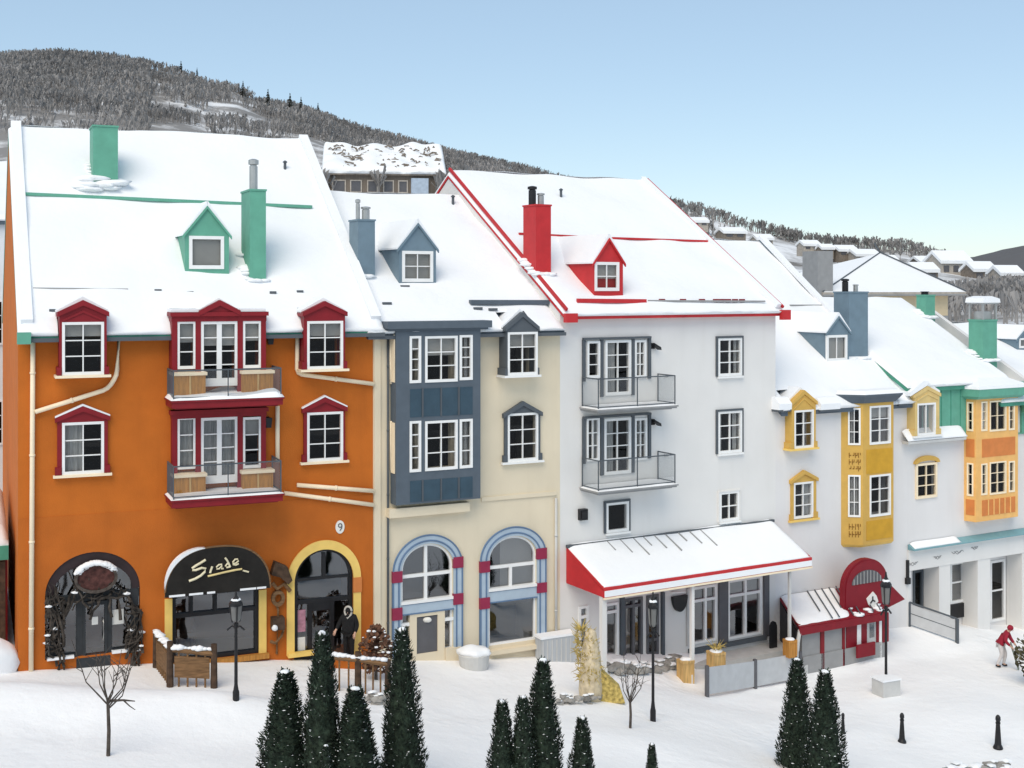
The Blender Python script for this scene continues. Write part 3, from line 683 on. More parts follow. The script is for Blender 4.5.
for i, (px, top, pxh, lab) in enumerate([
    (181, 60, 15, 'dark conifer alone on the crest of the near hill above the green chimney'), (197, 67, 9, 'small dark conifer just right of the tallest crest conifer'),
    (243, 80, 12, 'dark conifer on the crest over the right half of the orange house'), (268, 88, 16, 'spiky conifer behind the orange roof ridge, near its right third'),
    (290, 92, 18, 'tall conifer behind the right end of the orange roof ridge'), (301, 96, 15, 'conifer beside the tall one at the right end of the orange ridge'),
    (318, 102, 14, 'last conifer on the near hill before it drops away')]):
    P = HA(px, .98); h = pxh*1.5*P.y/FP; conifer(Vector((P.x, P.y, CZ+(HY-top)/FP*P.y-h)), h, lab, i)
for i, (px, top, pxh, lab) in enumerate([
    (679, 197, 13, 'dark conifer standing tallest beside the red roof edge of the white house'), (693, 207, 12, 'ragged conifer right of the one at the red roof edge'),
    (708, 210, 12, 'conifer on the snowy hill above the ridge of the grey house'), (774, 227, 16, 'broad conifer on the snowy hill, behind the ridge end of the grey house'),
    (785, 229, 20, 'tall conifer leaning over the grey roof slope'), (797, 230, 16, 'conifer above the blue chimney of the grey house'),
    (893, 243, 13, 'conifer above the hipped roof, right of its peak'), (905, 244, 15, 'dark conifer over the right slope of the hipped roof'), (918, 245, 13, 'conifer over the tan wall of the hipped house'), (931, 247, 11, 'small conifer nearest the gap before the far hill')]):
    P = HC(px, .98); h = pxh*1.35*P.y/FP; conifer(Vector((P.x, P.y, CZ+(HY-top)/FP*P.y-h)), h, lab, 40+i, group='conifers on the snowy hill')

# cabins on the hillsides
def cabin(px, pyb, wpx, hpx, D, label, wallm, yaw=.3, roofk=.6, wins=2, name='hillside_house', group='houses on the snowy hill'):
    P = EYE+ray(px, pyb)*D; k = D/FP; w = wpx*k; h = hpx*k; dp = w*.8
    F = Fac(P-Vector((math.cos(yaw), math.sin(yaw), 0))*w/2, (math.cos(yaw), math.sin(yaw)))
    r = thing(name, label, 'house', P, group)
    z0 = P.z-6*k; ze = P.z+h*.55; zr = P.z+h
    mb = MB(); mb.uprism(F, [(0, z0), (0, ze), (-dp/2, zr-.1), (-dp, ze), (-dp, z0)], 0, w); mb.build('wall', wallm, r)
    rf = MB(); o = .06*w
    for sg in (0, 1):
        a = (lambda q: q if sg == 0 else -dp-q); rf.uprism(F, [(a(o), ze-.12), (a(o), ze+.35), (a(-dp/2), zr+.45), (a(-dp/2), zr-.05)], -o, w+o)
    rf.build('snowy_roof', SNOW, r)
    for i in range(wins):
        wn_ = MB(); u = w*(i+.5)/wins; ww = w/wins*.28; wn_.fbox(F, u-ww, u+ww, 0.0, .06, P.z+h*.14, P.z+h*.42); wn_.build('window', DGREY, r)
    return r
HLW = pm('weathered_timber_wall', (128, 118, 108), 1.0, var=.2); HLT = pm('pale_cabin_wall', (176, 168, 158), 1.0, var=.15)
for a in [(868, 262, 26, 11, 236, 'low snow-roofed house on the hill left of the hipped roof peak', HLT), (848, 256, 20, 9, 238, 'small house among trees above the grey chimney', HLW), (812, 250, 18, 8, 240, 'tiny house at the crest above the blue chimney', HLT), (735, 238, 24, 9, 236, 'half hidden house on the crest above the grey house ridge', HLW), (932, 270, 26, 12, 236, 'house just left of the bigger hillside lodge on the right', HLW), (765, 244, 18, 8, 238, 'small pale house on the snowy hill above the grey ridge end', HLT), (828, 253, 14, 7, 238, 'second small house left of the trees over the blue chimney', HLW), (890, 266, 18, 9, 237, 'little house over the right slope of the hipped roof', HLW), (700, 226, 18, 7, 236, 'house nearest the red roof edge on the snowy hill', HLT)]: cabin(*a)
for a in [(956, 275, 34, 22, 190, 'big pale lodge at the foot of the far hill', HLT, .3, .6, 3), (985, 280, 26, 16, 186, 'snowy lodge right of the big pale lodge', HLW, .3, .6, 2), (1012, 284, 26, 16, 180, 'lodge nearest the right border below the far hill', HLT, .3, .6, 2), (927, 280, 26, 15, 178, 'dark timber lodge left of the big pale lodge', HLW, .3, .6, 2)]: cabin(*a)
# the long lodge with the lumpy snow roof behind the cream house
def lodge():
    D = 120; k = D/FP; P = EYE+ray(385, 196)*D
    F = Fac(P-Vector((60*k, 0, 0)), (1, .12)); w = 118*k; r = thing('hillside_lodge', 'long brown lodge under lumpy snow behind the roof of the cream house', 'building', P)
    ze = CZ+(HY-174)/FP*D; zr = CZ+(HY-150)/FP*(D+8)
    mb = MB(); mb.fbox(F, 0, w, -10, 0, P.z-6, ze-.05); mb.build('wall', pm('brown_grey_siding', (120, 110, 100), 1.0, var=.2, stretch=(8, 8, .2)), r)
    rf = MB(); rf.uprism(F, [(.4, ze-.1), (.4, ze+.05), (-6, zr-.1), (-6, zr-.4)], -.3, w+.3); rf.uprism(F, [(-10.4, ze-.1), (-10.4, ze+.05), (-6, zr-.1), (-6, zr-.4)], -.3, w+.3); ro = rf.build('roof', HLW, r)
    sn = MB(); snow_grid(sn, F.p(-.3, .4, ze+.05), F.p(w+.3, .4, ze+.05), F.p(w+.3, -6, zr-.1), F.p(-.3, -6, zr-.1), .55, 60, 20, 77, True, .3, .3); sn.build('roof_snow', SNOW, ro, smooth=True)
    rng = random.Random(4); sc = MB()
    for i in range(110):
        u = rng.uniform(.3, w-.3); v = rng.uniform(.02, .9); p = F.p(u, .4-6.4*v, ze+(zr-ze)*v+.5); d = Vector((rng.uniform(-1, 1), rng.uniform(-.3, .3), rng.uniform(-.2, .5)))*rng.uniform(.4, 1.1); sc.tube([p-d*.5, p+Vector((0, 0, .12)), p+d*.5-Vector((0, 0, .1))], .1, 5, .05)
    sc.build('bare_shingle_patches', HLW, ro)
    for i, (x0, x1) in enumerate([(332, 346), (350, 362), (367, 378), (383, 394), (398, 408)]):
        f = MB(); u0, u1 = F.U(x0), F.U(x1); z0, z1 = F.Z(370, 193), F.Z(370, 180); t = .12
        f.fbox(F, u0, u0+t, .0, .1, z0, z1); f.fbox(F, u1-t, u1, .0, .1, z0, z1); f.fbox(F, u0+t, u1-t, 0, .1, z1-t, z1); f.fbox(F, u0+t, u1-t, 0, .1, z0, z0+t)
        q = f.build('window', HLT, r); g = MB(); g.fbox(F, u0+t, u1-t, 0.002, .03, z0+t, z1-t); g.build('pane', DGREY, q)
    g = MB(); g.fbox(F, F.U(411), F.U(428), .002, .9, P.z-2, F.Z(420, 179)); g.build('conservatory', pm('pale_conservatory', (170, 184, 200), 1.0, var=.1), r)
lodge()

# hipped house behind the green-roofed house
def hip_house():
    D = 78; P = EYE+ray(872, 300)*D; F = Fac(EYE+ray(824, 300)*D, (1, .42)); r = thing('hipped_house', 'tan walled house with a big snowy hipped roof behind the street', 'building', P)
    u1 = F.U(957); w = u1; ze = F.Z(890, 296); zp = F.Z(880, 253, -5.5); dp = 11
    mb = MB(); mb.fbox(F, .35, u1-.4, -dp+.4, -.4, P.z-9, ze+.1); mb.build('wall', TAN, r)
    b = MB(); b.fbox(F, .34, u1-.39, -.5, -.37, P.z-9, F.Z(930, 316)); b.build('plinth', GREYP, r)
    a = [F.p(-.3, .3, ze), F.p(u1+.5, .3, ze), F.p(u1+.5, -dp-.3, ze), F.p(-.3, -dp-.3, ze)]; c = F.p(F.U(880, -5.5), -5.5, zp)
    up = Vector((0, 0, .25)); m2 = MB(); m2.prism(a, [q+up for q in a]); rf = m2.build('roof', HLT, r)
    sn = MB(); b4 = [q+up*1.02 for q in a]; sn.add(b4+[c], [(0, 1, 4), (1, 2, 4), (2, 3, 4), (3, 0, 4)]); sn.build('roof_snow', SNOW, rf)
    hp = MB(); beam(hp, b4[1]+Vector((0, 0, .05)), c+Vector((0, 0, .06)), .08, .08); beam(hp, c+Vector((0, 0, .05)), c+Vector((-.4, 0, .7)), .1, .1); beam(hp, b4[0]+Vector((0, 0, .05)), c+Vector((0, 0, .04)), .06, .06); hp.build('ridge_trim', CHAR, rf)
    st = MB(); st.fbox(F, -.32, u1+.52, .301, .36, ze+.02, ze+.12); st.build('gutter', GREYP, rf)
    ch = MB(); uu = F.U(816, 1.0); ch.fbox(F, F.U(816, 0), F.U(831, 0), -1.4, 0.2, ze-2.5, F.Z(824, 251)); ch.build('chimney', GREYP, r)
hip_house()

# ================================================================ ORANGE HOUSE
H = House(FO, 'orange_house', 'long orange stucco house with maroon windows and two glass-railed balconies, leftmost of the tall fronts', 18, 373, ORANGE, 327, 150, .35, 131, 150, 9.0)
F = FO
cutpx = lambda F, lst, w: [(F.U(a, w)+.03, F.U(b, w)-.03, -.5) for a, b in lst]
H.roof(H.u0-.02, F.U(384, .35), TEAL2, 1, gut=CHAR, t_nu=170, cuts=cutpx(F, [(58, 108), (172, 265.5), (303, 346)], .6))
mb = MB(); zz = H.zE-H.snow; mb.fbox(F, F.U(17, .5), F.U(31, .5), H.wf+.02, H.wf+.2, zz-.2, zz+.12); mb.build('gutter_box', TEAL, H.rf)
H.bar([(22, 195), (90, 198), (200, 203), (312, 208)], TEAL, 'roof_flashing', .1, .1, .04)
for sd_, (u) in enumerate((H.u0+.22, F.U(384, .35)-.2)):   # raised gable parapets under snow
    mb = MB(); P0 = F.p(u, H.wf-.2, H.zE+.02+.2*H.k); P1 = F.p(u, -H.wr, H.zR+.05); beam(mb, P0, P1, .32, .2); mb.build('gable_parapet', SNOW, H.rf)
dormer(H, 185, 229, 272, 233, 207, 206, 189, 224, 236, 269, TEAL, 1, 1, ('blind', 1.0), .1)
chimney(H, 250, 266, 280, 191, 1.35, TEAL, [(.5, .95, .13, STEEL)])
chimney(H, 93, 118, 187, 127, 1.2, TEAL)
mb = MB(); rng = random.Random(3)
for i in range(14):
    P = H.on(82+rng.uniform(-2, 38), 186+rng.uniform(-6, 5)); mb.blob(P+Vector((0, 0, .05)), rng.uniform(.12, .34), i, (1.9, 1.3, .4), .4, 2)
mb.build('drifted_snow', SNOW, H.root, smooth=True)
H.stubs([(285, 170)])
# little snow guards along the lower roof
for i, (px, py) in enumerate([(53, 311), (158, 291), (190, 293), (273, 293), (300, 292)]):
    P = H.on(px, py); mb = MB(); mb.box(P+Vector((0, 0, .02)), (.2, .06, .07), .3); mb.build('snow_guard', CHAR, H.rf)
mb = MB(); beam(mb, H.on(33, 289)+Vector((0, 0, .02)), H.on(128, 290)+Vector((0, 0, .02)), .04, .05); mb.build('roof_cable', GREYP, H.rf)
hs_ = H.holes
# upper storey
surround(F, H.root, 57, 109, 312, 300, 375, 62, 104, 322, 375, MAROON, .6, -.02, .08, False, -2.2, holes=hs_, blind=('blind', .25))
surround(F, H.root, 302, 347, 312, 301, 369, 307, 343, 321, 369, MAROON, .6, -.02, .08, False, -2.2, holes=hs_, blind=('blind', .3))
# lower storey
surround(F, H.root, 55, 110, 417, 406, 474, 62, 104, 422, 474, MAROON, .1, holes=hs_, blind=('left', .5), edge=CRPIPE)
surround(F, H.root, 302, 347, 408, 397, 461, 307, 343, 412, 461, MAROON, .1, holes=hs_, edge=CRPIPE)
def red_bay(yt, yh, wt, ws, wd, yp, w, blinds, peak=None, seed=0):
    """maroon three-part bay: side windows over wooden panels and a glazed double door"""
    mb = MB(); Z = lambda y: F.Z(219, y, w); U = lambda x: F.U(x, w); zb = Z(yp)
    for a, b in ((172, 177.5), (195.5, 201), (237.5, 243), (261, 266)): mb.fbox(F, U(a), U(b), -.02, w, zb, Z(wt)-.01)
    mb.fbox(F, U(171.5), U(266.5), -.021, w+.01, Z(wt)-.01, Z(yt)); mb.fbox(F, U(170), U(268), -.02, w+.1, Z(yt+4), Z(yt))
    if peak:
        mb.fprism(F, [(U(199), Z(yt)-.02), (U(240), Z(yt)-.02), (U(219.5), Z(peak))], -1.6, w+.05)
        for sg in (-1, 1): 
            uc = U(219.5); ue = uc+sg*(U(240)-uc); mb.fprism(F, [(uc, Z(peak)+.06), (ue, Z(yt)+.04), (ue, Z(yt)-.1), (uc, Z(peak)-.1)], w-.1, w+.12)
    b = mb.build('bay_frame', MAROON, H.root)
    if peak:
        sn = MB()
        for sg in (-1, 1):
            uc = U(219.5); ue = uc+sg*(U(240)-uc); sn.fprism(F, [(uc, Z(peak)+.02), (ue, Z(yt)+.0), (ue, Z(yt)+.06), (uc, Z(peak)+.12)], -1.6, w-.12)
        sn.fbox(F, U(171), U(199), -.3, w-.03, Z(yt)+.004, Z(yt)+.09); sn.fbox(F, U(240), U(266), -.3, w-.03, Z(yt)+.004, Z(yt)+.09); sn.build('bay_snow', SNOW, b)
    r1 = win(F, H.root, 177, 196, wt, ws, w-.04, 1, 3, blind=blinds[0]); r2 = win(F, H.root, 200.5, 238, wt, wd, w-.04, 2, 4, fw=.09, mid=.14, blind=blinds[1], low=.12); r3 = win(F, H.root, 242.5, 261.5, wt, ws-1, w-.04, 1, 3, blind=blinds[2])
    for r in (r1, r2, r3): hs_.append((r[0]+.03, r[1]-.03, r[2]+.03, r[3]-.03, 0))
    for a, b_ in ((173, 204), (241, 271)):
        p = MB(); z1 = Z(ws+2); p.fbox(F, U(a), U(b_), .02, w+.28, zb, z1-.09); q = p.build('parapet_panel', OWOOD, H.root)
        s_ = MB(); s_.fbox(F, U(a)-.04, U(b_)+.04, .02, w+.33, z1-.088, z1); s_.build('sill', CRPIPE, q)
        t_ = MB(); um = (U(a)+U(b_))/2; t_.fbox(F, um-.025, um+.025, w+.281, w+.30, zb, z1-.1); t_.build('panel_batten', TANWOOD, q)
red_bay(312, 320, 321, 369, 386, 396, .6, (('blind', .45), ('blind', .4), ('blind', .42)), 302)
red_bay(409, 416, 417, 469, 483, 498, .25, (('both', 1.0), ('both', .85), ('blind', .35)))
BAL1 = balcony(H, 172, 283, 399, 1.25, .22, MAROON, .85, True, 3, CHAR, .14, True, .22, 1)
BAL2 = balcony(H, 172, 283, 497, 1.25, .22, MAROON, .95, True, 3, CHAR, .07, True, .05, 2)
# pipes
for o_ in ([(33, 334), (32.5, 412), (31, 672)], [(119, 333), (117, 375), (108, 389), (35, 412)], [(297.5, 334), (297, 374), (374, 384)], [(277.5, 406), (277.5, 462)], [(297, 485), (374, 491)], [(284, 493), (374, 505)]):
    pipe(F, H.root, o_, CRPIPE, .065, .1 if len(o_) < 4 else .12)
for px, py in ((270, 339), (268, 422)):
    u, z = F.U(px, .1), F.Z(px, py, .1); mb = MB(); mb.fbox(F, u-.05, u+.05, .0, .06, z-.05, z+.15); mb.fbox(F, u-.09, u+.09, .061, .26, z+.04, z+.13); mb.fprism(F, [(u-.07, z-.16), (u+.07, z-.16), (u+.09, z+.04), (u-.09, z+.04)], .1, .24); mb.build('wall_lamp', BLACK, H.root)
# house number plaque
u, z = F.U(340, .03), F.Z(340, 527, .03); mb = MB(); mb.prism([F.p(u+.14*math.cos(a*math.pi/12), .013, z+.2*math.sin(a*math.pi/12)) for a in range(24)], [F.p(u+.14*math.cos(a*math.pi/12), .04, z+.2*math.sin(a*math.pi/12)) for a in range(24)]); pq = mb.build('number_plaque', PAPER, H.root)
mb = MB(); mb.tube([F.p(u+.055*math.cos(a), .045, z+.05+.055*math.sin(a)) for a in np.linspace(0, 6.28, 14)], .016, 6); mb.tube([F.p(u+.055, .045, z+.05), F.p(u+.05, .045, z-.03), F.p(u-.01, .045, z-.11)], .016, 6); mb.build('number_nine', DGREY, pq)
# --- left arched shop door
w = 0
def arch_hole(x0, x1, ytop, yspring, ybot):
    xm = (x0+x1)/2; a, b = F.U(x0), F.U(x1); z1 = F.Z(xm, ytop); zs = F.Z(xm, yspring); zb = F.Z(xm, ybot); hs_.append((a, b, zb, z1, z1-zs)); return a, b, zb, z1, zs
a, b, zb, z1, zs = arch_hole(45, 140, 552, 592, 655)
cu = (a+b)/2; hu = (b-a)/2; mb = MB()
arc_ring(mb, F, cu, zs, hu*.83, (z1-zs)*.72, hu-.002, z1-zs-.002, -.2, -.03, 26); DKF = mat('dark_plum_paint', (.035, .022, .024), rough=.6, var=.2); DKG = mat('charcoal_door_paint', (.03, .034, .038), rough=.5, var=.2)
af = mb.build('door_arch', DKF, H.root)
mb = MB(); U = lambda x: F.U(x, -.1); Z = lambda y: F.Z(92, y, -.1); zt2 = zs-.02
for x0, x1 in ((50, 56), (76, 83), (107, 112), (131, 138)): mb.fbox(F, U(x0), U(x1), -.18, -.05, zb, zs+.25)
mb.fbox(F, U(46), U(139), -.17, -.06, Z(600), Z(593)); mb.fbox(F, U(56), U(76), -.17, -.07, Z(660), Z(652)); mb.fbox(F, U(112), U(131), -.17, -.07, Z(660), Z(652))
mb.fbox(F, U(47), U(76), -.17, .02, zb, Z(651)); mb.fbox(F, U(112), U(138), -.17, .02, zb, Z(651))
sd2 = mb.build('shopfront', DKG, H.root)
g = MB(); g.quad(F.p(a, -.12, zb), F.p(b, -.12, zb), F.p(b, -.12, zs), F.p(a, -.12, zs)); n = 20
g.add([F.p(cu, -.12, zs)]+[F.p(cu+hu*.84*math.cos(math.pi*i/n), -.12, zs+(z1-zs)*.73*math.sin(math.pi*i/n)) for i in range(n+1)], [(0, i+1, i+2) for i in range(n)]); g.build('shop_pane', SHOPG, sd2)
mb = MB(); Zd = lambda y: F.Z(92, y, .02)
mb.fbox(F, U(83), U(107), -.1, -.02, Zd(671), Zd(655)); mb.fbox(F, U(83), U(85.5), -.1, -.02, Zd(655), Z(601)); mb.fbox(F, U(104.5), U(107), -.1, -.02, Zd(655), Z(601)); mb.fbox(F, U(85.5), U(104.5), -.1, -.021, Z(605), Z(601))
mb.fbox(F, U(76), U(110), -.1, .03, Zd(676), Zd(657))
dr = mb.build('shop_door', DKG, H.root)
mb = MB(); mb.tube([F.p(U(103), .0, Z(640)), F.p(U(103), .05, Z(638)), F.p(U(103), .05, Z(622)), F.p(U(103), .0, Z(620))], .02, 8); mb.build('door_handle', STEEL, dr)
for x, y, h_, m_, nm in ((95, 621, .22, PAPER, 'notice'), (118, 617, .42, PAPER, 'notice')):
    mb = MB(); u, z = F.U(x, -.08), F.Z(x, y, -.08); mb.fbox(F, u-h_*.38, u+h_*.38, -.115, -.105, z-h_/2, z+h_/2); mb.build(nm, m_, dr)
for x0, x1 in ((47, 74), (112, 140)):   # snow on the low sill walls
    mb = MB(); mb.fbox(F, F.U(x0, .1), F.U(x1, .1), -.02, .16, Z(653)-.02, Z(653)+.05); mb.build('sill_snow', SNOW, sd2)
# round wooden sign in the arch with a cap of snow
P = F.p(F.U(96, .2), .16, F.Z(96, 578, .2)); r = thing('round_sign', 'oval carved wooden sign capped with snow, in the arch above the left shop door', 'sign', P)
mb = MB(); ring = [(.56*math.cos(t), .40*math.sin(t)) for t in np.linspace(0, 6.283, 29)[:-1]]; mb.fprism(F, [(F.U(96, .2)+x, P.z+y) for x, y in ring], .08, .2); bd = mb.build('board', mat('red_brown_wood', (.09, .035, .03), rough=.85, var=.5, scale=6, bump=.6), r)
mb = MB(); arc_ring(mb, F, F.U(96, .2), P.z, .5, .34, .58, .42, .1, .26, 28, 0, 2*math.pi); mb.build('rim', BARK, bd)
mb = MB(); 
for t in np.linspace(.45, 2.75, 22): mb.blob(F.p(F.U(96, .2)+.53*math.cos(t), .18, P.z+.39*math.sin(t)+.02), .07+.05*math.sin(t), int(t*20), (1.2, 1, .7), .4, 2)
mb.build('snow_cap', SNOW, bd, smooth=True)
# driftwood branches up both sides
def branches(name, label, x0, x1, y0, y1, n, seed, w0=.12):
    rng = random.Random(seed); P = F.p(F.U((x0+x1)/2), w0, F.Z(x0, y1)); r = thing(name, label, 'branches', P); mb = MB(); sn = MB()
    for i in range(n):
        x = rng.uniform(x0, x1); y = rng.uniform(y0, y1); an = rng.gauss(1.57, .55) if i % 3 else rng.uniform(0, 3.1); L = rng.uniform(.5, 1.5); u, z = F.U(x, w0), F.Z(x, y, w0); pts = []
        ul, uh = F.U(x0-2, w0), F.U(x1+2, w0)
        for j in range(6):
            t = (j/5-.5)*L; pts.append(F.p(min(uh, max(ul, u+t*math.cos(an)+rng.uniform(-.06, .06))), w0+rng.uniform(-.06, .1), z+t*math.sin(an)+rng.uniform(-.05, .05)))
        mb.tube(pts, rng.uniform(.02, .055), 6, .012)
        if i % 9 == 0: sn.blob(pts[3]+Vector((0, 0, .05)), rng.uniform(.04, .09), i, (1.6, 1, .6), .3, 1)
    mb.build('wood', mat(name+'_bark', (.06, .05, .042), rough=.95, var=.6, scale=6), r); sn.build('snow', SNOW, r)
branches('driftwood', 'tangle of dark branches up the left side of the arched shop door', 48, 62, 598, 656, 34, 1)
branches('driftwood', 'dark branches and rags up the right side of the arched shop door', 128, 140, 600, 652, 26, 2)
branches('driftwood', 'forked branch beam across the arch, under the oval wooden sign', 56, 128, 590, 602, 16, 3)
# --- middle shop window with the black awning sign
u0, u1 = F.U(172), F.U(258.5); z0, z1 = F.Z(215, 658), F.Z(215, 590); hs_.append((u0, u1, z0, z1, 0))
mb = MB(); t = .11; Z = lambda y: F.Z(215, y, -.05); U = lambda x: F.U(x, -.05)
mb.fbox(F, u0, u0+t, -.15, .0, z0, z1); mb.fbox(F, u1-t, u1, -.15, .0, z0, z1); mb.fbox(F, u0+t, u1-t, -.15, -.002, z0, z0+t); mb.fbox(F, u0+t, u1-t, -.15, -.002, z1-t, z1); mb.fbox(F, u0+t, u1-t, -.14, -.004, Z(614), Z(610))
for x in (191, 215): mb.fbox(F, U(x)-.05, U(x)+.05, -.14, -.006, Z(610), z1-t)
sw = mb.build('shop_window', BLACK, H.root); g = MB(); g.quad(F.p(u0, -.1, z0), F.p(u1, -.1, z0), F.p(u1, -.1, z1), F.p(u0, -.1, z1)); g.build('pane', SHOPG, sw)
mb = MB()
for x0, x1 in ((164.5, 172), (258.5, 266)): mb = MB(); mb.fbox(F, F.U(x0), F.U(x1), .0, .07, F.Z(215, 658), F.Z(215, 594)); mb.build('window_jamb', PALEY, H.root)
mb = MB(); mb.fbox(F, F.U(164), F.U(268), .0, .18, F.Z(215, 663), F.Z(215, 658.2)); mb.build('window_ledge', OWOOD, H.root)
# sign awning: half barrel
SW = .55; U = lambda x: F.U(x, SW); cu = (U(165)+U(270.5))/2; hu = (U(270.5)-U(165))/2; zb = F.Z(217, 593, SW); zt = F.Z(217, 546.5, SW)
aw = thing('sign_awning', 'black half-round awning with a gold script name above the middle shop window', 'awning', F.p(cu, 0, zb))
ex = lambda t, s_=1.0: (cu+hu*s_*math.copysign(abs(math.cos(t))**.8, math.cos(t)), zb+(zt-zb)*s_*math.sin(t)**.9 if math.sin(t) > 0 else zb)
mb = MB(); ring = [ex(t) for t in np.linspace(0, math.pi, 33)]; mb.fprism(F, [(cu+(u-cu)*.94, zb+(z-zb)*.94) for u, z in ring], .015, SW-.06)
mb.fprism(F, ring, SW-.06, SW); cv = mb.build('canvas', SIGNBLK, aw)
mb = MB(); mb.tube([F.p(u, SW-.02, z) for u, z in ring], .03, 8); mb.build('rim', BWOOD, aw)
mb = MB(); P_ = [ex(t, 1.01) for t in np.linspace(1.75, 3.0, 14)]
for (ua, za), (ub, zb2), h1, h2 in [(P_[i], P_[i+1], .085*math.sin(math.pi*i/13)**.6, .085*max(0, math.sin(math.pi*(i+1)/13))**.6) for i in range(13)]: mb.hexa([F.p(ua, SW-.12, za-.02), F.p(ub, SW-.12, zb2-.02), F.p(ub, SW+.02, zb2-.02), F.p(ua, SW+.02, za-.02), F.p(ua-h1*.6, SW-.14, za+h1), F.p(ub-h2*.6, SW-.14, zb2+h2), F.p(ub-h2*.6, SW+.03, zb2+h2), F.p(ua-h1*.6, SW+.03, za+h1)])
mb.build('snow_rim', SNOW, aw)
mb = MB()
for x0, x1 in ((169, 185), (189, 203), (207, 215), (240, 256), (257, 266)): mb.fbox(F, U(x0), U(x1), SW-.2, SW+.03, zb+.005+(.0), zb+.06)
mb.build('edge_snow', SNOW, aw)
def stroke(mb, pts, r, wv=SW+.03):
    P = []
    for X, Y in pts: x, y = 155+X/8.533, 540+Y/8.533; P.append(F.p(F.U(x, wv), wv, F.Z(217, y, wv)+0*x))
    mb.tube(P, r, 6)
mb = MB()
stroke(mb, [(432, 160), (395, 180), (345, 205), (318, 222), (322, 238), (350, 240), (400, 226), (432, 235), (425, 262), (390, 292), (340, 315), (290, 328)], .036)
stroke(mb, [(489, 222), (478, 250), (470, 276)], .032)
stroke(mb, [(572, 212), (545, 212), (525, 230), (528, 248), (548, 246), (572, 222), (568, 250), (584, 248)], .026)
stroke(mb, [(598, 158), (615, 180), (630, 212), (642, 240)], .03); stroke(mb, [(642, 238), (612, 242), (602, 228), (615, 212), (632, 208)], .026)
stroke(mb, [(662, 214), (690, 212), (712, 195), (705, 178), (684, 178), (664, 200), (668, 222), (690, 228), (714, 218)], .025)
stroke(mb, [(750, 280), (800, 298)], .026); mb.build('lettering', mat('pale_gold_paint', (.8, .72, .5), rough=.5, var=.1), aw)
mb = MB(); stroke(mb, [(450, 302), (520, 292), (600, 280), (680, 270), (742, 266)], .03); mb.build('underline', BRASS, aw)
# the coat stand behind the shop window
P = F.p(F.U(184, -.5), -.55, F.Z(184, 657, -.5)); cm = thing('coat_dummy', 'black coat on a stand behind the glass of the middle shop window', 'mannequin', P)
mb = MB(); mb.lathe([(.22, .02), (.2, .4), (.24, .85), (.27, 1.05), (.2, 1.18), (.08, 1.24), (.03, 1.26)], P, 14); mb.tube([P+F.d*-.22+Vector((0, 0, 1.08)), P+F.d*-.33+Vector((0, 0, .7)), P+F.d*-.3+Vector((0, 0, .35))], .085, 8, .06); mb.tube([P+F.d*.22+Vector((0, 0, 1.08)), P+F.d*.33+Vector((0, 0, .7)), P+F.d*.3+Vector((0, 0, .35))], .085, 8, .06); mb.build('coat', BLACKC, cm, smooth=True)
mb = MB(); mb.lathe([(.25, 0), (.24, .02), (.02, .03), (.02, .2)], P-Vector((0, 0, .02)), 12); mb.build('stand', BLACK, cm)
# --- right arched door with the yellow surround
a, b, zb, z1, zs = arch_hole(294, 353, 549, 580, 662)
cu = (a+b)/2; hu = (b-a)/2; mb = MB()
ro, ri = (F.U(361)-F.U(287))/2, hu-.0
arc_ring(mb, F, cu, zs, ri, z1-zs, ro, (z1-zs)+F.Z(323, 540)-F.Z(323, 549), .0, .08, 28); mb.fbox(F, cu-ro, cu-ri, 0, .08, F.Z(323, 651), zs); mb.fbox(F, cu+ri, cu+ro, 0, .08, F.Z(323, 660), F.Z(323, 595))
ys = mb.build('door_surround', PALEY, H.root); mb = MB(); mb.fbox(F, cu+ri-.01, cu+ro+.02, 0, .1, F.Z(323, 595), zs-.002); mb.build('impost_block', TERRA, ys)
mb = MB(); arc_ring(mb, F, cu, zs, hu*.9, (z1-zs)*.92, hu-.003, z1-zs-.003, -.18, -.03, 26); U = lambda x: F.U(x, -.08); Z = lambda y: F.Z(323, y, -.08)
mb.fbox(F, a+.002, a+.12, -.18, -.04, zb, zs); mb.fbox(F, b-.12, b-.002, -.18, -.04, zb, zs); mb.fbox(F, a, b, -.17, -.05, Z(602), Z(598)); mb.fbox(F, a, b, -.17, -.06, Z(579), Z(576.5)); mb.fbox(F, U(322), U(325.5), -.17, -.065, Z(577), z1-.12)
for x in (308, 330): mb.fbox(F, U(x), U(x+4), -.17, -.055, zb, Z(602))
mb.fbox(F, a, U(308), -.17, .02, zb, Z(651)); mb.fbox(F, U(308), U(334), -.16, -.066, Z(610), Z(602))
df = mb.build('shopfront', BLACK, H.root); g = MB(); g.quad(F.p(a, -.12, zb), F.p(b, -.12, zb), F.p(b, -.12, zs), F.p(a, -.12, zs)); n = 20
g.add([F.p(cu, -.12, zs)]+[F.p(cu+hu*.95*math.cos(math.pi*i/n), -.12, zs+(z1-zs)*.95*math.sin(math.pi*i/n)) for i in range(n+1)], [(0, i+1, i+2) for i in range(n)]); g.build('shop_pane', SHOPG, df)
for x, y, hw, hh, m_ in ((301, 621, .14, .33, PINKP), (301, 644, .13, .2, PAPER)):
    mb = MB(); mb.fbox(F, F.U(x, -.08)-hw, F.U(x, -.08)+hw, -.1, -.09, F.Z(x, y, -.08)-hh, F.Z(x, y, -.08)+hh); mb.build('poster', m_, df)
mb = MB(); mb.fbox(F, F.U(287), F.U(313), .0, .2, F.Z(300, 655), F.Z(300, 651)); mb.build('window_ledge', PALEY, H.root)
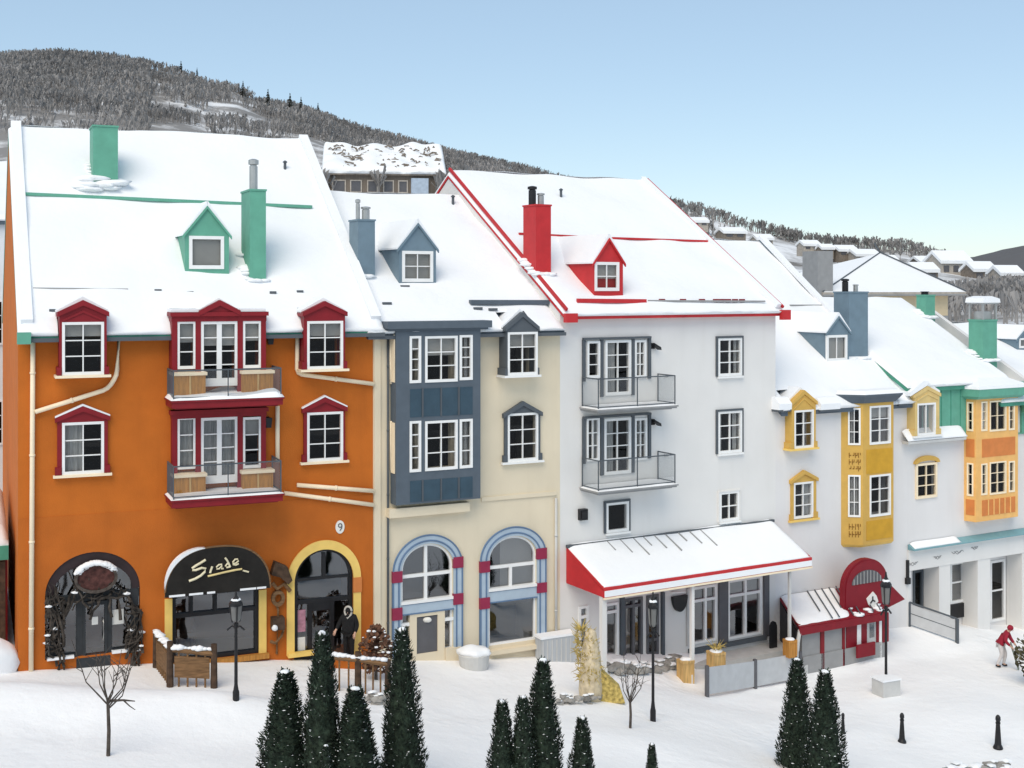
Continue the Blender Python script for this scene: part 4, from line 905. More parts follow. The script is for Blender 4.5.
# carved wooden ornament between the two openings
P = F.p(F.U(280), .1, F.Z(280, 642)); co = thing('wall_ornament', 'carved wooden wall ornament like a crooked little house, left of the yellow arch', 'ornament', P)
Z = lambda y: F.Z(280, y, .1); U = lambda x: F.U(x, .1)
mb = MB(); mb.fprism(F, [(U(270), Z(573)), (U(274), Z(560)), (U(286), Z(566)), (U(291), Z(580)), (U(287), Z(584)), (U(279), Z(576))], .02, .3); mb.build('little_roof', DWOOD, co)
mb = MB(); arc_ring(mb, F, U(278), Z(598), .1, .13, .2, .24, .02, .16, 16, 0, 2*math.pi); mb.tube([F.p(U(272), .12, Z(582)), F.p(U(277), .14, Z(588)), F.p(U(284), .12, Z(584)), F.p(U(290), .12, Z(592))], .06, 8); mb.build('carved_ring', BWOOD, co)
mb = MB(); mb.fbox(F, U(271), U(283), .02, .34, Z(628), Z(616)); mb.build('lamp_box', DWOOD, co); mb = MB(); mb.blob(F.p(U(273), .35, Z(625)), .09, 1); mb.build('snow', SNOW, co)
mb = MB(); mb.tube([F.p(U(270), .12, Z(640)), F.p(U(275), .16, Z(642)), F.p(U(281), .14, Z(636)), F.p(U(285), .1, Z(626))], .055, 8, .03); mb.tube([F.p(U(277), .05, Z(654)), F.p(U(278), .12, Z(610)), F.p(U(277), .05, Z(604))], .035, 6); mb.build('carved_hook', BWOOD, co)
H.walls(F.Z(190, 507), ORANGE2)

# ================================================================ CREAM HOUSE
H = House(FB, 'cream_house', 'narrow cream house with a slate blue bay, between the orange and the white house', 373, 560, CREAM, 326, 430, .3, 193.5, 395, 7.2)
F = FB; hs_ = H.holes
H.roof(H.u0-.3, H.u1+.0, SLATE, 2, gut=CHAR, t_nu=110, cuts=cutpx(F, [(506, 538)], .55))
dormer(H, 399, 436, 283, 247, 416, 223, 402, 433, 251, 282, BLUEG, 2, 2, ('blind', 1.0), .1)
chimney(H, 358, 375, 276, 221, .85, BLUEG, [(.25, .65, .07, STEEL), (.72, .42, .13, STEEL)])
H.bar([(470, 304), (552, 304)], SLATE, 'roof_step', .18, .15, .06)
H.stubs([(453, 204)])
for px, py in ((387, 304), (405, 287), (478, 309), (493, 310), (368, 300)):
    P = H.on(px, py); mb = MB(); mb.box(P+Vector((0, 0, .02)), (.3, .06, .08), .35); mb.build('snow_guard', CHAR, H.rf)
# slate bay
w = .47; U = lambda x: F.U(x, w); Z = lambda y: F.Z(438, y, w); bu0, bu1, bz0, bz1 = U(396), U(480.5), Z(502), Z(327); bh = []
R_ = []
mb = MB()
bay = MB()
spec = [(409.5, 421, 336, 383, 1, 4, ('blind', .3)), (425, 457.5, 336, 382, 2, 3, ('blind', .42)), (459.5, 472.5, 335, 380, 1, 4, ('both', .9)), (409.5, 421, 421, 472, 1, 4, None), (425, 457.5, 420.5, 470, 2, 3, None), (459.5, 472.5, 419, 468, 1, 3, ('both', .95))]
for x0, x1, y0, y1, c_, r_, bl in spec: xm = (x0+x1)/2; bh.append((F.U(x0, w)+.02, F.U(x1, w)-.02, F.Z(xm, y1, w)+.02, F.Z(xm, y0, w)-.02, 0)); hs_.append(bh[-1])
wall_grid(bay, F, bu0, bu1, bz0, bz1, w, bh, .12)
for uu in (bu0, bu1): bay.fbox(F, uu, uu+(.1 if uu == bu0 else -.1), .003, w-.004, bz0, bz1)
bay.fbox(F, bu0+.1, bu1-.1, .003, w-.003, bz0, bz0+.1)
BY = bay.build('bay', SLATE, H.root)
for x0, x1, y0, y1, c_, r_, bl in spec: win(F, BY, x0, x1, y0, y1, w, c_, r_, .075, .03, bl, sub=True)
mb = MB(); mb.fbox(F, U(386), U(490), .0, w+.16, Z(327.5)-.02, Z(321)); mb.fbox(F, U(388), U(487), .003, w+.09, Z(330), Z(327.5)-.022); mb.build('cornice', SLATE, BY)
for (ya, yb) in ((388, 416), (479, 500)):
    for x0, x1 in ((410, 421.5), (423.5, 440), (442, 457.5), (460, 472.5)):
        p = MB(); p.fbox(F, U(x0), U(x1), w, w+.012, Z(yb), Z(ya)); p.build('bay_panel', SLATE2, BY)
    mb = MB()
    for x in (422.5, 441, 458.7): mb.fbox(F, U(x)-.025, U(x)+.025, w, w+.03, Z(yb), Z(ya))
    mb.build('bay_batten', CHAR, BY)
for ya, yb in ((334, 381), (421, 471)):   # side windows of the bay
    mb = MB(); mb.fbox(F, bu0-.03, bu0-.002, .1, w-.08, Z(yb), Z(ya)); mb.build('side_window', CRPIPE, BY)
mb = MB(); mb.fbox(F, F.U(386), F.U(466), .0, .3, F.Z(430, 513), F.Z(430, 504)); mb.build('bay_bracket', CREAM, H.root)
surround(F, H.root, 505, 539, 327, 312, 375, 507.5, 537.5, 332, 375, CHAR, .55, -.02, .06, False, -1.6, holes=hs_, blind=('blind', .35), edge=WHITE)
surround(F, H.root, 503, 542, 413, 401, 461, 507.5, 538, 413, 461, CHAR, .08, holes=hs_, snow=False, edge=WHITE)
mb = MB(); mb.fbox(F, F.U(481), F.U(556), .0, .05, F.Z(520, 498), F.Z(520, 494)); mb.build('string_course', CREAM, H.root)
pipe(F, H.root, [(388, 334), (388, 655)], CHAR, .035, .06); pipe(F, H.root, [(391, 336), (391, 384)], CRPIPE, .05, .08); pipe(F, H.root, [(391.5, 421), (391.5, 470)], CRPIPE, .05, .08); pipe(F, H.root, [(556, 498), (556, 648)], LGREY, .045, .07)
mb = MB(); mb.fbox(F, F.U(373.6), F.U(380), .0, .06, F.Z(376, 665), F.Z(376, 335)); mb.build('corner_pilaster', CREAM, H.root)
def blue_arch(x0, x1, jw, ytop, yspr, ybot, blocks, band, transom, mull, door=None, dark=None):
    xm = (x0+x1)/2; Z = lambda y: F.Z(xm, y, .06); U = lambda x: F.U(x, .06)
    o0, o1, i0, i1 = U(x0), U(x1), U(x0+jw), U(x1-jw); cu = (o0+o1)/2; zt, zs, zb = Z(ytop), Z(yspr), Z(ybot); k = i0-o0
    hs_.append((i0+.03, i1-.03, zb+.02, zt-k-.02, zt-k-zs))
    mb = MB(); arc_ring(mb, F, cu, zs, (i1-i0)/2, zt-k-zs, (o1-o0)/2, zt-zs, .0, .08, 28); mb.fbox(F, o0, i0, 0, .08, zb, zs); mb.fbox(F, i1, o1, 0, .08, zb, zs); mb.fbox(F, i0, i1, -.1, .06, Z(band[1]), Z(band[0])); s = mb.build('arch_surround', PALEB, H.root)
    mb = MB()
    for rx, rz in (((o1-o0)/2, zt-zs), ((i1-i0)/2+k*.35, zt-k*.65-zs)): mb.tube([F.p(cu+rx*math.cos(t), .085, zs+rz*math.sin(t)) for t in np.linspace(0, math.pi, 30)], .028, 6)
    for uu in (o0, i0-k*.3, i1+k*.3, o1): mb.fbox(F, uu-.025, uu+.025, .0, .095, zb, zs)
    for y in band: mb.fbox(F, i0, i1, -.05, .075, Z(y)-.02, Z(y)+.02)
    mb.build('arch_moulding', MIDB, s)
    for sx, (ya, yb) in blocks: p = MB(); uu = (o0, i0) if sx == 0 else (i1, o1); p.fbox(F, uu[0]-.03, uu[1]+.03, -.02, .115, Z(yb), Z(ya)); p.build('arch_block', MAGENTA, s)
    fw = .09; mb = MB(); ai, bi = (i1-i0)/2, zt-k-zs
    arc_ring(mb, F, cu, zs, ai-fw, bi-fw, ai-.002, bi-.002, -.16, -.03, 24); mb.fbox(F, i0, i0+fw, -.16, -.03, zb, zs); mb.fbox(F, i1-fw, i1, -.16, -.03, zb, zs); mb.fbox(F, i0+fw, i1-fw, -.16, -.03, Z(transom)-.05, Z(transom)+.05); mb.fbox(F, i0, i1, -.15, .09, Z(band[0]), Z(band[0])+.09); mb.fbox(F, i0+fw, i1-fw, -.16, -.032, zb, zb+fw)
    um = U(mull); mb.fbox(F, um-.05, um+.05, -.15, -.035, Z(band[0]), zs+bi*.9 if door else Z(transom)); fr = mb.build('window', WHITE, H.root)
    g = MB(); g.quad(F.p(i0, -.1, zb), F.p(i1, -.1, zb), F.p(i1, -.1, zs), F.p(i0, -.1, zs)); n = 20; g.add([F.p(cu, -.1, zs)]+[F.p(cu+ai*math.cos(math.pi*i/n), -.1, zs+bi*math.sin(math.pi*i/n)) for i in range(n+1)], [(0, i+1, i+2) for i in range(n)]); g.build('pane', SHOPG, fr)
    if door:
        x0, x1, y0, y1, pw = door; mb = MB(); mb.fbox(F, U(x0), U(x0+pw), -.14, .05, Z(y1), Z(y0)); mb.fbox(F, U(x1-pw), U(x1), -.14, .05, Z(y1), Z(y0)); mb.fbox(F, U(x0+pw), U(x1-pw), -.14, .05, Z(y0+5), Z(y0)); mb.fbox(F, U(x0+pw), U(x1-pw), -.14, .045, Z(y1), Z(y1-15)); d = mb.build('door', CREAM, H.root)
        p = MB(); p.fbox(F, U(x0+pw), U(x1-pw), -.12, .0, Z(y1-15), Z(y0+5)); p.build('door_panel', DGREY, d); q = MB(); q.blob(F.p(U((x0+x1)/2), .03, Z(y0+9)), .14, 3, (1, .5, .6), .2, 2); q.build('door_wreath', PAPER, d)
        f2 = MB(); f2.fbox(F, i0, U(x0), -.13, .02, Z(622)-.06, Z(622)+.04); f2.fbox(F, U(x1), i1, -.13, .02, Z(622)-.06, Z(622)+.04); f2.build('side_light_bar', WHITE, d)
        b_ = MB(); b_.fbox(F, U(x1)+.01, o1-.05, .0, .1, zb-.6, zb+.1); b_.build('stall_riser', CREAM, H.root)
    return i0, i1, zb, zs, Z
blue_arch(393, 462, 8, 535, 569, 654, [(0, (568, 579)), (0, (604, 616)), (1, (560, 571)), (1, (597, 608))], (602, 612), 575, 427, (410, 445, 611, 668, 7))
r = blue_arch(480.5, 545.5, 8, 527, 558, 644, [(0, (558, 569)), (0, (594, 605)), (1, (551, 562)), (1, (586, 596))], (589, 600), 566, 512)
mb = MB(); mb.fbox(F, F.U(500, -.3), F.U(511, -.3), -.32, -.3, F.Z(505, 589), F.Z(505, 541)); mb.fbox(F, F.U(509, -.3), F.U(541, -.3), -.36, -.34, F.Z(525, 589), F.Z(525, 538)); mb.build('blind', BLIND, H.root)
mb = MB(); mb.fbox(F, F.U(489, .05), F.U(546, .05), -.02, .2, F.Z(517, 650), F.Z(517, 646)); mb.build('window_ledge', CREAM, H.root)
H.walls()

# ================================================================ WHITE HOUSE
H = House(FW, 'white_house', 'tall white house with red roof edges, a red chimney and two grey-railed balconies', 560, 775.5, WHITEW, 308.5, 668, .35, 175, 550, 8.0)
F = FW; hs_ = H.holes
H.roof(H.u0-.03, H.u1+.12, RED, 3, front_t=.1, gut=None, t_nu=90)
for u, y0, y1 in ((H.u0+.04, 0, 1), (H.u1+.05, 0, 1)):
    mb = MB(); beam(mb, F.p(u, H.wf, H.zE+.0), F.p(u, -H.wr, H.zR+.04), .08, .1); mb.build('rake_trim', RED, H.rf)
mb = MB(); beam(mb, F.p(H.u1-.16, H.wf, H.zE+.05), F.p(H.u1-.16, -H.wr, H.zR+.07), .2, .16); mb.build('rake_snow', SNOW, H.rf)
z = H.zE-H.snow; mb = MB(); mb.fbox(F, H.u1-.15, H.u1+.25, H.wf+.02, H.wf+.2, z-.24, z+.12); mb.fbox(F, H.u0-.1, H.u0+.35, H.wf+.02, H.wf+.2, z-.2, z+.1); mb.build('gutter_box', RED, H.rf)
H.bar([(519, 234.5), (600, 238.5), (708, 242)], RED, 'roof_flashing', .09, .08, .03)
H.bar([(577, 303), (646, 303.5)], RED, 'snow_fence', .08, .14, .08); H.bar([(648, 302.5), (765, 303)], GREYP, 'snow_fence', .05, .06, .06)
for x in (662, 683, 702, 716, 722, 728, 735, 742): 
    P = H.on(x, 302); mb = MB(); mb.box(P+Vector((0, 0, .06)), (.22, .08, .1), .45); mb.build('snow_guard', MAROON, H.rf)
dormer(H, 594, 623, 295, 261, 606.5, 238, 594.5, 619, 262, 291, RED, 2, 2, ('blind', .6), .1)
chimney(H, 536, 551, 274, 206, .85, RED, [(.18, .62, .13, BLACK), (.75, .4, .11, STEEL)])
H.stubs([(561, 197)])
def door_group(x0, x1, y0, yb, items, w=.05):
    """recessed three-part balcony door in a dark outline"""
    mb = MB(); Z = lambda y: F.Z(617, y, w); U = lambda x: F.U(x, w); a, b, zt = U(x0), U(x1), Z(y0)
    for x, bot in items['posts']: mb.fbox(F, U(x)-.055, U(x)+.055, .0, w+.03, Z(bot), zt-.07)
    mb.fbox(F, a, b, .0, w+.09, zt-.07, zt); d = mb.build('door_surround', CHAR, H.root)
    for (xa, xb, ya, yb_, c_, r_, bl, fw) in items['wins']:
        win(F, H.root, xa, xb, ya, yb_, w-.02, c_, r_, fw, .03, bl, hs_)
    m2 = MB()
    for xa, xb, ya, yb_ in items['panels']: m2.fbox(F, U(xa), U(xb), .003, w-.01, Z(yb_), Z(ya))
    m2.build('door_cladding', WHITE, d)
    mb = MB(); u, z = U(x1+3), Z(y0+10); mb.fbox(F, u-.06, u+.06, .0, .08, z-.1, z+.1); mb.fprism(F, [(u-.08, z+.1), (u+.18, z-.04), (u+.2, z-.14), (u+.1, z-.06), (u-.08, z+.02)], .03, .28); mb.build('wall_lamp', BLACK, H.root)
door_group(583, 650, 337, 396, dict(posts=[(584, 380), (602, 396), (633, 396), (649.5, 380)], wins=[(587, 600, 341, 378, 1, 3, None, .08), (605, 631, 340, 395, 2, 4, ('left', .5), .09), (634.5, 646, 340, 378, 2, 3, ('right', .55), .08)], panels=[]))
door_group(583, 650, 414.5, 474, dict(posts=[(584, 461), (602, 474), (633, 474), (649.5, 461)], wins=[(586.5, 599.5, 418, 461, 2, 3, ('both', .9), .07), (604, 631, 418, 474, 2, 4, ('left', .42), .09), (634.5, 647, 418, 460, 2, 3, ('both', .9), .08)], panels=[]))
balcony(H, 598, 677, 407.5, 1.05, .1, GREYP, 1.02, True, 3, CHAR, .06, False, .02, 3)
balcony(H, 598, 677, 488, 1.05, .1, GREYP, 1.02, True, 3, CHAR, .06, False, .02, 4)
def trimwin(x0, x1, y0, y1, c_, r_, bl, t=.07, trim=CHAR):
    w = .03; xm = (x0+x1)/2; a, b, z0, z1 = F.U(x0, w), F.U(x1, w), F.Z(xm, y1, w), F.Z(xm, y0, w); mb = MB()
    mb.fbox(F, a, a+t, 0, w+.04, z0, z1); mb.fbox(F, b-t*.6, b, 0, w+.04, z0, z1); mb.fbox(F, a+t, b-t*.6, 0, w+.05, z1-t, z1); s = mb.build('window_trim', trim, H.root)
    k = 1250/F.Y(xm); win(F, H.root, x0+t*k, x1-t*.6*k, y0+t*k, y1, .03, c_, r_, .085, .035, bl, hs_, sill=.03); return s
trimwin(716, 743, 336, 376, 2, 3, ('both', .3)); trimwin(716, 743, 409, 453, 2, 3, ('both', .5)); trimwin(718, 740, 490, 521, 2, 2, None, .05, WHITEW); trimwin(604, 630, 500, 532, 1, 1, None, .07)
mb = MB(); mb.fbox(F, F.U(579.5, .1), F.U(587, .1), .0, .16, F.Z(583, 520, .1), F.Z(583, 509, .1)); mb.fbox(F, F.U(580.5, .1), F.U(586, .1), .161, .2, F.Z(583, 518, .1), F.Z(583, 511, .1)); mb.build('wall_lamp', BLACK, H.root)
# big lean-to awning, snow covered
AW = 2.0; za = F.Z(668, 534); zf = F.Z(708, 572.5, AW); zv = F.Z(708, 582.5, AW); a0, a1 = F.U(566), F.U(772); f0, f1 = F.U(604, AW), F.U(812, AW)
aw = H.root; mb = MB()
mb.hexa([F.p(a0, .015, za-.1), F.p(a1, .015, za-.1), F.p(f1, AW, zf-.1), F.p(f0, AW, zf-.1), F.p(a0, .015, za-.02), F.p(a1, .015, za-.02), F.p(f1, AW, zf-.02), F.p(f0, AW, zf-.02)])
mb.fbox(F, f0, f1, AW-.06, AW, zv, zf-.1); 
mb.prism([F.p(a0, .015, za-.1), F.p(a0, .015, F.Z(566, 583)), F.p(f0, AW-.061, zv+.02), F.p(f0, AW-.061, zf-.1)], [F.p(a0+.05, .015, za-.1), F.p(a0+.05, .015, F.Z(566, 583)), F.p(f0+.05, AW-.061, zv+.02), F.p(f0+.05, AW-.061, zf-.1)])
mb.prism([F.p(a1, .015, za-.1), F.p(a1, .015, F.Z(770, 566)), F.p(f1, AW-.061, zv+.02), F.p(f1, AW-.061, zf-.1)], [F.p(a1-.05, .015, za-.1), F.p(a1-.05, .015, F.Z(770, 566)), F.p(f1-.05, AW-.061, zv+.02), F.p(f1-.05, AW-.061, zf-.1)])
AWN = mb.build('awning', RED, H.root)
sn = MB(); snow_grid(sn, F.p(f0+.03, AW-.05, zf-.02), F.p(f1-.03, AW-.05, zf-.02), F.p(a1-.02, .02, za-.02), F.p(a0+.03, .02, za-.02), .1, 60, 14, 21, True, .03, .015); sn.build('awning_snow', SNOW, AWN, smooth=True)
mb = MB(); mb.fbox(F, f0+.02, f1-.02, AW+.002, AW+.02, zv+.03, zf-.11); mb.build('valance_snow', SNOW, AWN)
mb = MB(); beam(mb, F.p(f0, AW-.01, zv-.02), F.p(f1, AW-.01, zv-.02), .08, .06); mb.build('valance_edge', CRPIPE, AWN)
mb = MB()
for i, x in enumerate((605, 618, 631, 641, 652, 663, 676, 687, 698)):
    t0, t1 = .06, .28+.1*((i*7) % 3); u = F.U(x); du = f0-a0; q0 = F.p(u+du*t0, AW*t0, za+(zf-za)*t0+.085); q1 = F.p(u+du*t1, AW*t1, za+(zf-za)*t1+.085); beam(mb, q0, q1, .04, .04)
mb.build('awning_seam', GREYP, AWN)
mb = MB(); mb.fbox(F, a0-.02, a1+.02, .016, .12, za-.02, za+.07); mb.build('awning_flashing', CHAR, AWN)
pg = lambda u, w: gz(*F.p(u, w, 0)[:2])
for x, wd, m_ in ((603, .17, WHITEW), (692, .12, WHITEW), (789.5, .09, LGREY)):
    u = F.U(x, AW-.2); mb = MB(); mb.fbox(F, u-wd/2, u+wd/2, AW-.2-wd/2, AW-.2+wd/2, pg(u, AW)-.3, zv+.2 if x < 800 else zv); mb.fbox(F, u-wd*.62, u+wd*.62, AW-.2-wd*.62, AW-.2+wd*.62, pg(u, AW)-.3, pg(u, AW)+.35); mb.build('awning_post', m_, H.root)
# shopfront under the awning
def shopwin(x0, x1, y0, y1, cols, tr, m=WHITE, gm=SHOPG, w=.05):
    xm = (x0+x1)/2; U = lambda x: F.U(x, w); Z = lambda y: F.Z(xm, y, w); a, b, z0, z1 = U(x0), U(x1), Z(y1), Z(y0); hs_.append((a+.03, b-.03, z0+.03, z1-.03, 0)); mb = MB(); t = .09
    mb.fbox(F, a, a+t, -.12, w, z0, z1); mb.fbox(F, b-t, b, -.12, w, z0, z1); mb.fbox(F, a+t, b-t, -.12, w-.004, z0, z0+t); mb.fbox(F, a+t, b-t, -.12, w-.004, z1-t, z1); mb.fbox(F, a+t, b-t, -.11, w-.008, Z(tr)-.05, Z(tr)+.05)
    for c in cols: mb.fbox(F, U(c)-.05, U(c)+.05, -.11, w-.012, z0+t, z1-t)
    s = mb.build('shop_window', m, H.root); g = MB(); g.quad(F.p(a, -.04, z0), F.p(b, -.04, z0), F.p(b, -.04, z1), F.p(a, -.04, z1)); g.build('pane', gm, s); return s
s = shopwin(690, 717, 586, 643, [706], 600); s = shopwin(728, 762, 578, 637, [746], 594)
for x0, x1, y0, y1, m_ in ((718, 727, 580, 642, DGREY), (763, 768, 573, 636, DGREY), (686, 689, 588, 645, LGREY)):
    mb = MB(); xm = (x0+x1)/2; mb.fbox(F, F.U(x0), F.U(x1), .0, .08, F.Z(xm, y1), F.Z(xm, y0)); mb.build('shopfront_pillar', m_, H.root)
mb = MB(); mb.fbox(F, F.U(688), F.U(764), .0, .16, F.Z(725, 646), F.Z(725, 642)); mb.build('window_ledge', CHAR, H.root)
shopwin(605, 619, 603, 664, [], 612); shopwin(579, 589, 606, 650, [], 617)
shopwin(624, 643, 598, 660, [634], 606, DGREY); mb = MB(); mb.fbox(F, F.U(624, -.2), F.U(642, -.2), -.3, -.28, F.Z(633, 660), F.Z(633, 640)); cloth(mb, F, F.U(624, -.2), F.U(632, -.2), F.Z(633, 650), F.Z(633, 600), -.2); mb.build('curtain', CURT, H.root)
shopwin(647, 659, 595, 655, [], 640, DGREY)
for x0, x1, y0, y1 in ((619.5, 623, 596, 665), (660.5, 663, 592, 660)): mb = MB(); mb.fbox(F, F.U(x0), F.U(x1), .0, .12, F.Z(x0, y1), F.Z(x0, y0)); mb.build('shopfront_pillar', CHAR, H.root)
u = F.U(680, .1); z = F.Z(680, 596, .1); mb = MB(); mb.prism(*[[F.p(u+.32*math.cos(t), w_, z-.55*math.sin(t) if t < math.pi else z) for t in np.linspace(0, math.pi, 17)] for w_ in (.0, .14)]); mb.build('wall_vent', BLACK, H.root)
mb = MB(); beam(mb, F.p(F.U(686, .3), .3, F.Z(686, 592, .3)), F.p(F.U(673, .1), .05, F.Z(673, 592)), .05, .05); mb.build('awning_bracket', WHITE, H.root)
# porch: low concrete terrace with a step in front of the shop windows
zp = F.Z(730, 651, .1); mb = MB(); mb.fbox(F, F.U(678), F.U(784), .014, 1.0, H.zb, zp); mb.fbox(F, F.U(672), F.U(780), 1.001, 1.7, H.zb, zp-.42); pr = mb.build('porch', LGREY, H.root)
H.walls()

# ================================================================ GREY HOUSE WITH OCHRE BAY
H = House(FG, 'grey_house', 'pale grey house with an ochre yellow bay and a maroon shop canopy at its foot', 775.5, 907, WHITEW2, 403, 830, .3, 240, 745, 8.6)
F = FG; hs_ = H.holes
H.roof(H.u0+.02, H.u1+.05, SLATE, 5, gut=None, t_nu=110, cuts=cutpx(F, [(791, 816)], .5))
mb = MB(); beam(mb, F.p(H.u1+.02, H.wf-.1, H.zE+.02), F.p(H.u1+.02, -H.wr, H.zR+.06), .25, .24); mb.build('rake_trim', BLUEG, H.rf)
mb = MB(); beam(mb, F.p(H.u1-.03, H.wf-.1, H.zE+.12), F.p(H.u1-.03, -H.wr, H.zR+.16), .3, .14); mb.build('rake_snow', SNOW, H.rf)
dormer(H, 827, 849, 362, 331, 838, 316, 826.5, 847, 335, 361, BLUEG, 2, 1, ('blind', 1.0), .1)
chimney(H, 849, 868, 358, 293, .85, BLUEG, [(.2, .5, .13, BLACK), (.75, .28, .1, STEEL)])
H.bar([(790, 306), (822, 306)], GREYP, 'roof_flashing', .06, .06, .03)
surround(F, H.root, 790.5, 817, 402, 390, 448, 794, 813.5, 410, 448, YEL, .36, -.02, .05, False, -1.8, holes=hs_, edge=PALEY)
surround(F, H.root, 790, 817.5, 479, 470, 519, 793.5, 813, 482, 518, YEL, .06, holes=hs_, snow=False, edge=PALEY, blind=('right', .3))
# canted ochre bay
bw = .5; A = F.U(841); B2 = F.U(863, bw); Cc = F.U(893.5, bw); E = Cc+.42; Zb = lambda y: F.Z(868, y, bw)
pa, pb, pc, pe = F.p(A, .0, 0), F.p(B2, bw, 0), F.p(Cc, bw, 0), F.p(E, 0, 0)
FS = Fac(pa, pb-pa); FF = Fac(pb, pc-pb); FR = Fac(pc, pe-pc); z0, z1 = Zb(544), Zb(403)
bay = MB(); hS = []; hF = []
sideW = [(848, 860.5, 408, 445, ('left', .5)), (848, 860.5, 475, 517, ('both', .95))]; frW = [(869.5, 890.5, 405.5, 444, ('blind', .3)), (869.5, 890.5, 474.5, 516, None)]
for x0, x1, y0, y1, bl in sideW: xm = (x0+x1)/2; hS.append((FS.U(x0)+.02, FS.U(x1)-.02, FS.Z(xm, y1)+.02, FS.Z(xm, y0)-.02, 0))
hs_.append((A+.35, E-.35, Zb(517), Zb(475), 0)); hs_.append((A+.35, E-.35, Zb(446), Zb(409), 0))
for x0, x1, y0, y1, bl in frW: xm = (x0+x1)/2; hF.append((FF.U(x0)+.02, FF.U(x1)-.02, FF.Z(xm, y1)+.02, FF.Z(xm, y0)-.02, 0))
LS, LF, LR = (pb-pa).length, (pc-pb).length, (pe-pc).length
wall_grid(bay, FS, 0, LS, z0, z1, 0, hS, .1); wall_grid(bay, FF, 0, LF, z0, z1, 0, hF, .1); wall_grid(bay, FR, 0, LR, z0, z1, 0, [], .1)
bay.prism([Vector((q.x, q.y, z0-.02)) for q in (pa, pb, pc, pe)], [Vector((q.x, q.y, z0+.0)) for q in (pa, pb, pc, pe)])
BY = bay.build('bay', YEL, H.root)
for x0, x1, y0, y1, bl in sideW: win(FS, BY, x0, x1, y0, y1, 0, 2, 3, .06, .025, bl, None, WHITE, .0, GLASS, True)
for x0, x1, y0, y1, bl in frW: win(FF, BY, x0, x1, y0, y1, 0, 2, 3, .075, .03, bl, None, WHITE, .0, GLASS, True)
for ya, yb in ((449, 473), (520, 539)):
    p = MB(); p.fbox(FF, .18, LF-.08, 0, .015, FF.Z(878, yb), FF.Z(878, ya)); p.build('bay_panel', YEL2, BY)
    p = MB(); us0, us1 = FS.U(848.5), FS.U(861); zt_, zl_ = FS.Z(855, ya+3), FS.Z(855, yb-1); nrow = 3 if ya < 500 else 2   # carved relief: small frames and strokes
    for j in range(nrow):
        zz0, zz1 = zl_+(zt_-zl_)*j/nrow+.03, zl_+(zt_-zl_)*(j+1)/nrow-.03; rr = random.Random(j+ya)
        for i in range(4):
            ua = us0+(us1-us0)*i/4+.015; ub = us0+(us1-us0)*(i+1)/4-.015; um = (ua+ub)/2; zm = (zz0+zz1)/2; k_ = rr.randint(0, 3)
            if k_ != 1: p.fbox(FS, ua, ua+.02, 0, .02, zz0, zz1)
            if k_ != 2: p.fbox(FS, ua+.02, ub, 0, .02, zm-.012, zm+.012)
            if k_ != 0: p.fbox(FS, ub-.02, ub, .001, .021, zm+.012, zz1)
    p.build('bay_relief', pm('brown_relief_%d' % ya, (120, 80, 24), 1.0), BY)
cor = MB(); ring = lambda k, z: [Vector((q.x, q.y, z)) for q in (F.p(A-.15*k, 0, 0), F.p(B2-.08*k, bw+.16*k, 0), F.p(Cc+.12*k, bw+.16*k, 0), F.p(E+.12*k, 0, 0))]
cor.prism(ring(.4, z1), ring(1.6, z1+.26)); cor.prism(ring(1.7, z1+.262), ring(1.8, z1+.34)); CO = cor.build('cornice', SLATE, BY)
sn = MB(); sn.prism(ring(1.7, z1+.342), [q+F.n*-.02 for q in ring(1.0, z1+.48)]); sn.build('cornice_snow', SNOW, CO)
base_ = MB(); base_.prism([Vector((q.x, q.y, z0-.12)) for q in (F.p(A+.1, 0, 0), F.p(B2+.02, bw-.1, 0), F.p(Cc-.02, bw-.1, 0), F.p(E-.1, 0, 0))], [Vector((q.x, q.y, z0-.021)) for q in (pa, pb, pc, pe)]); base_.build('bay_base', PALEY, BY)
for x0, x1, yt, yb in ((777, 789.5, 398, 412), (818.5, 838, 398, 412), (897, 906, 398, 406)):   # lumps of snow lying on the eave board
    mb = MB(); mb.fbox(F, F.U(x0, .3), F.U(x1, .3), .0, .4, F.Z(x0, yb, .3), F.Z(x0, yb-2, .3)); eb = mb.build('eave_board', CHAR, H.root)
    sn = MB(); ua, ub = F.U(x0, .3), F.U(x1, .3); za_, zb_ = F.Z(x0, yb-2, .3)+.003, F.Z(x0, yt, .3)
    sn.uprism(F, [(.42, za_), (.44, za_+(zb_-za_)*.5), (.2, zb_), (0, zb_+.02), (0, za_)], ua, ub); sn.build('eave_snow', SNOW, eb)
# --- maroon shop: lean-to with snowy tin roof, arched sign and a little side wing
SH = thing('shop_porch', 'maroon lean-to shop porch with snowy tin roof and an arched sign, against the grey house', 'porch', F.p(F.U(845), 0, pg(0, 0)))
gw = lambda x, w: gz(*F.p(F.U(x, w), w, 0)[:2])
L = 1.9; t0, t1 = F.U(779.5), F.U(866); g0, g1 = F.U(800, L), F.U(884, L); zt, zf = F.Z(820, 591), F.Z(842, 620, L)
mb = MB(); mb.hexa([F.p(t0, .02, zt-.1), F.p(t1, .02, zt-.1), F.p(g1, L, zf-.1), F.p(g0, L, zf-.1), F.p(t0, .02, zt), F.p(t1, .02, zt), F.p(g1, L, zf), F.p(g0, L, zf)])
ro = mb.build('tin_roof', CRIMSON, SH)
sn = MB(); tq = .62; snow_grid(sn, F.p(g0+.05, L-.12, zf+.01), F.p(g0+(g1-g0)*tq, L-.12, zf+.01), F.p(t0+(t1-t0)*tq, .04, zt), F.p(t0+.04, .04, zt), .07, 26, 12, 33, True, .02, .01); sn.build('roof_snow', SNOW, ro, smooth=True)
mb = MB()
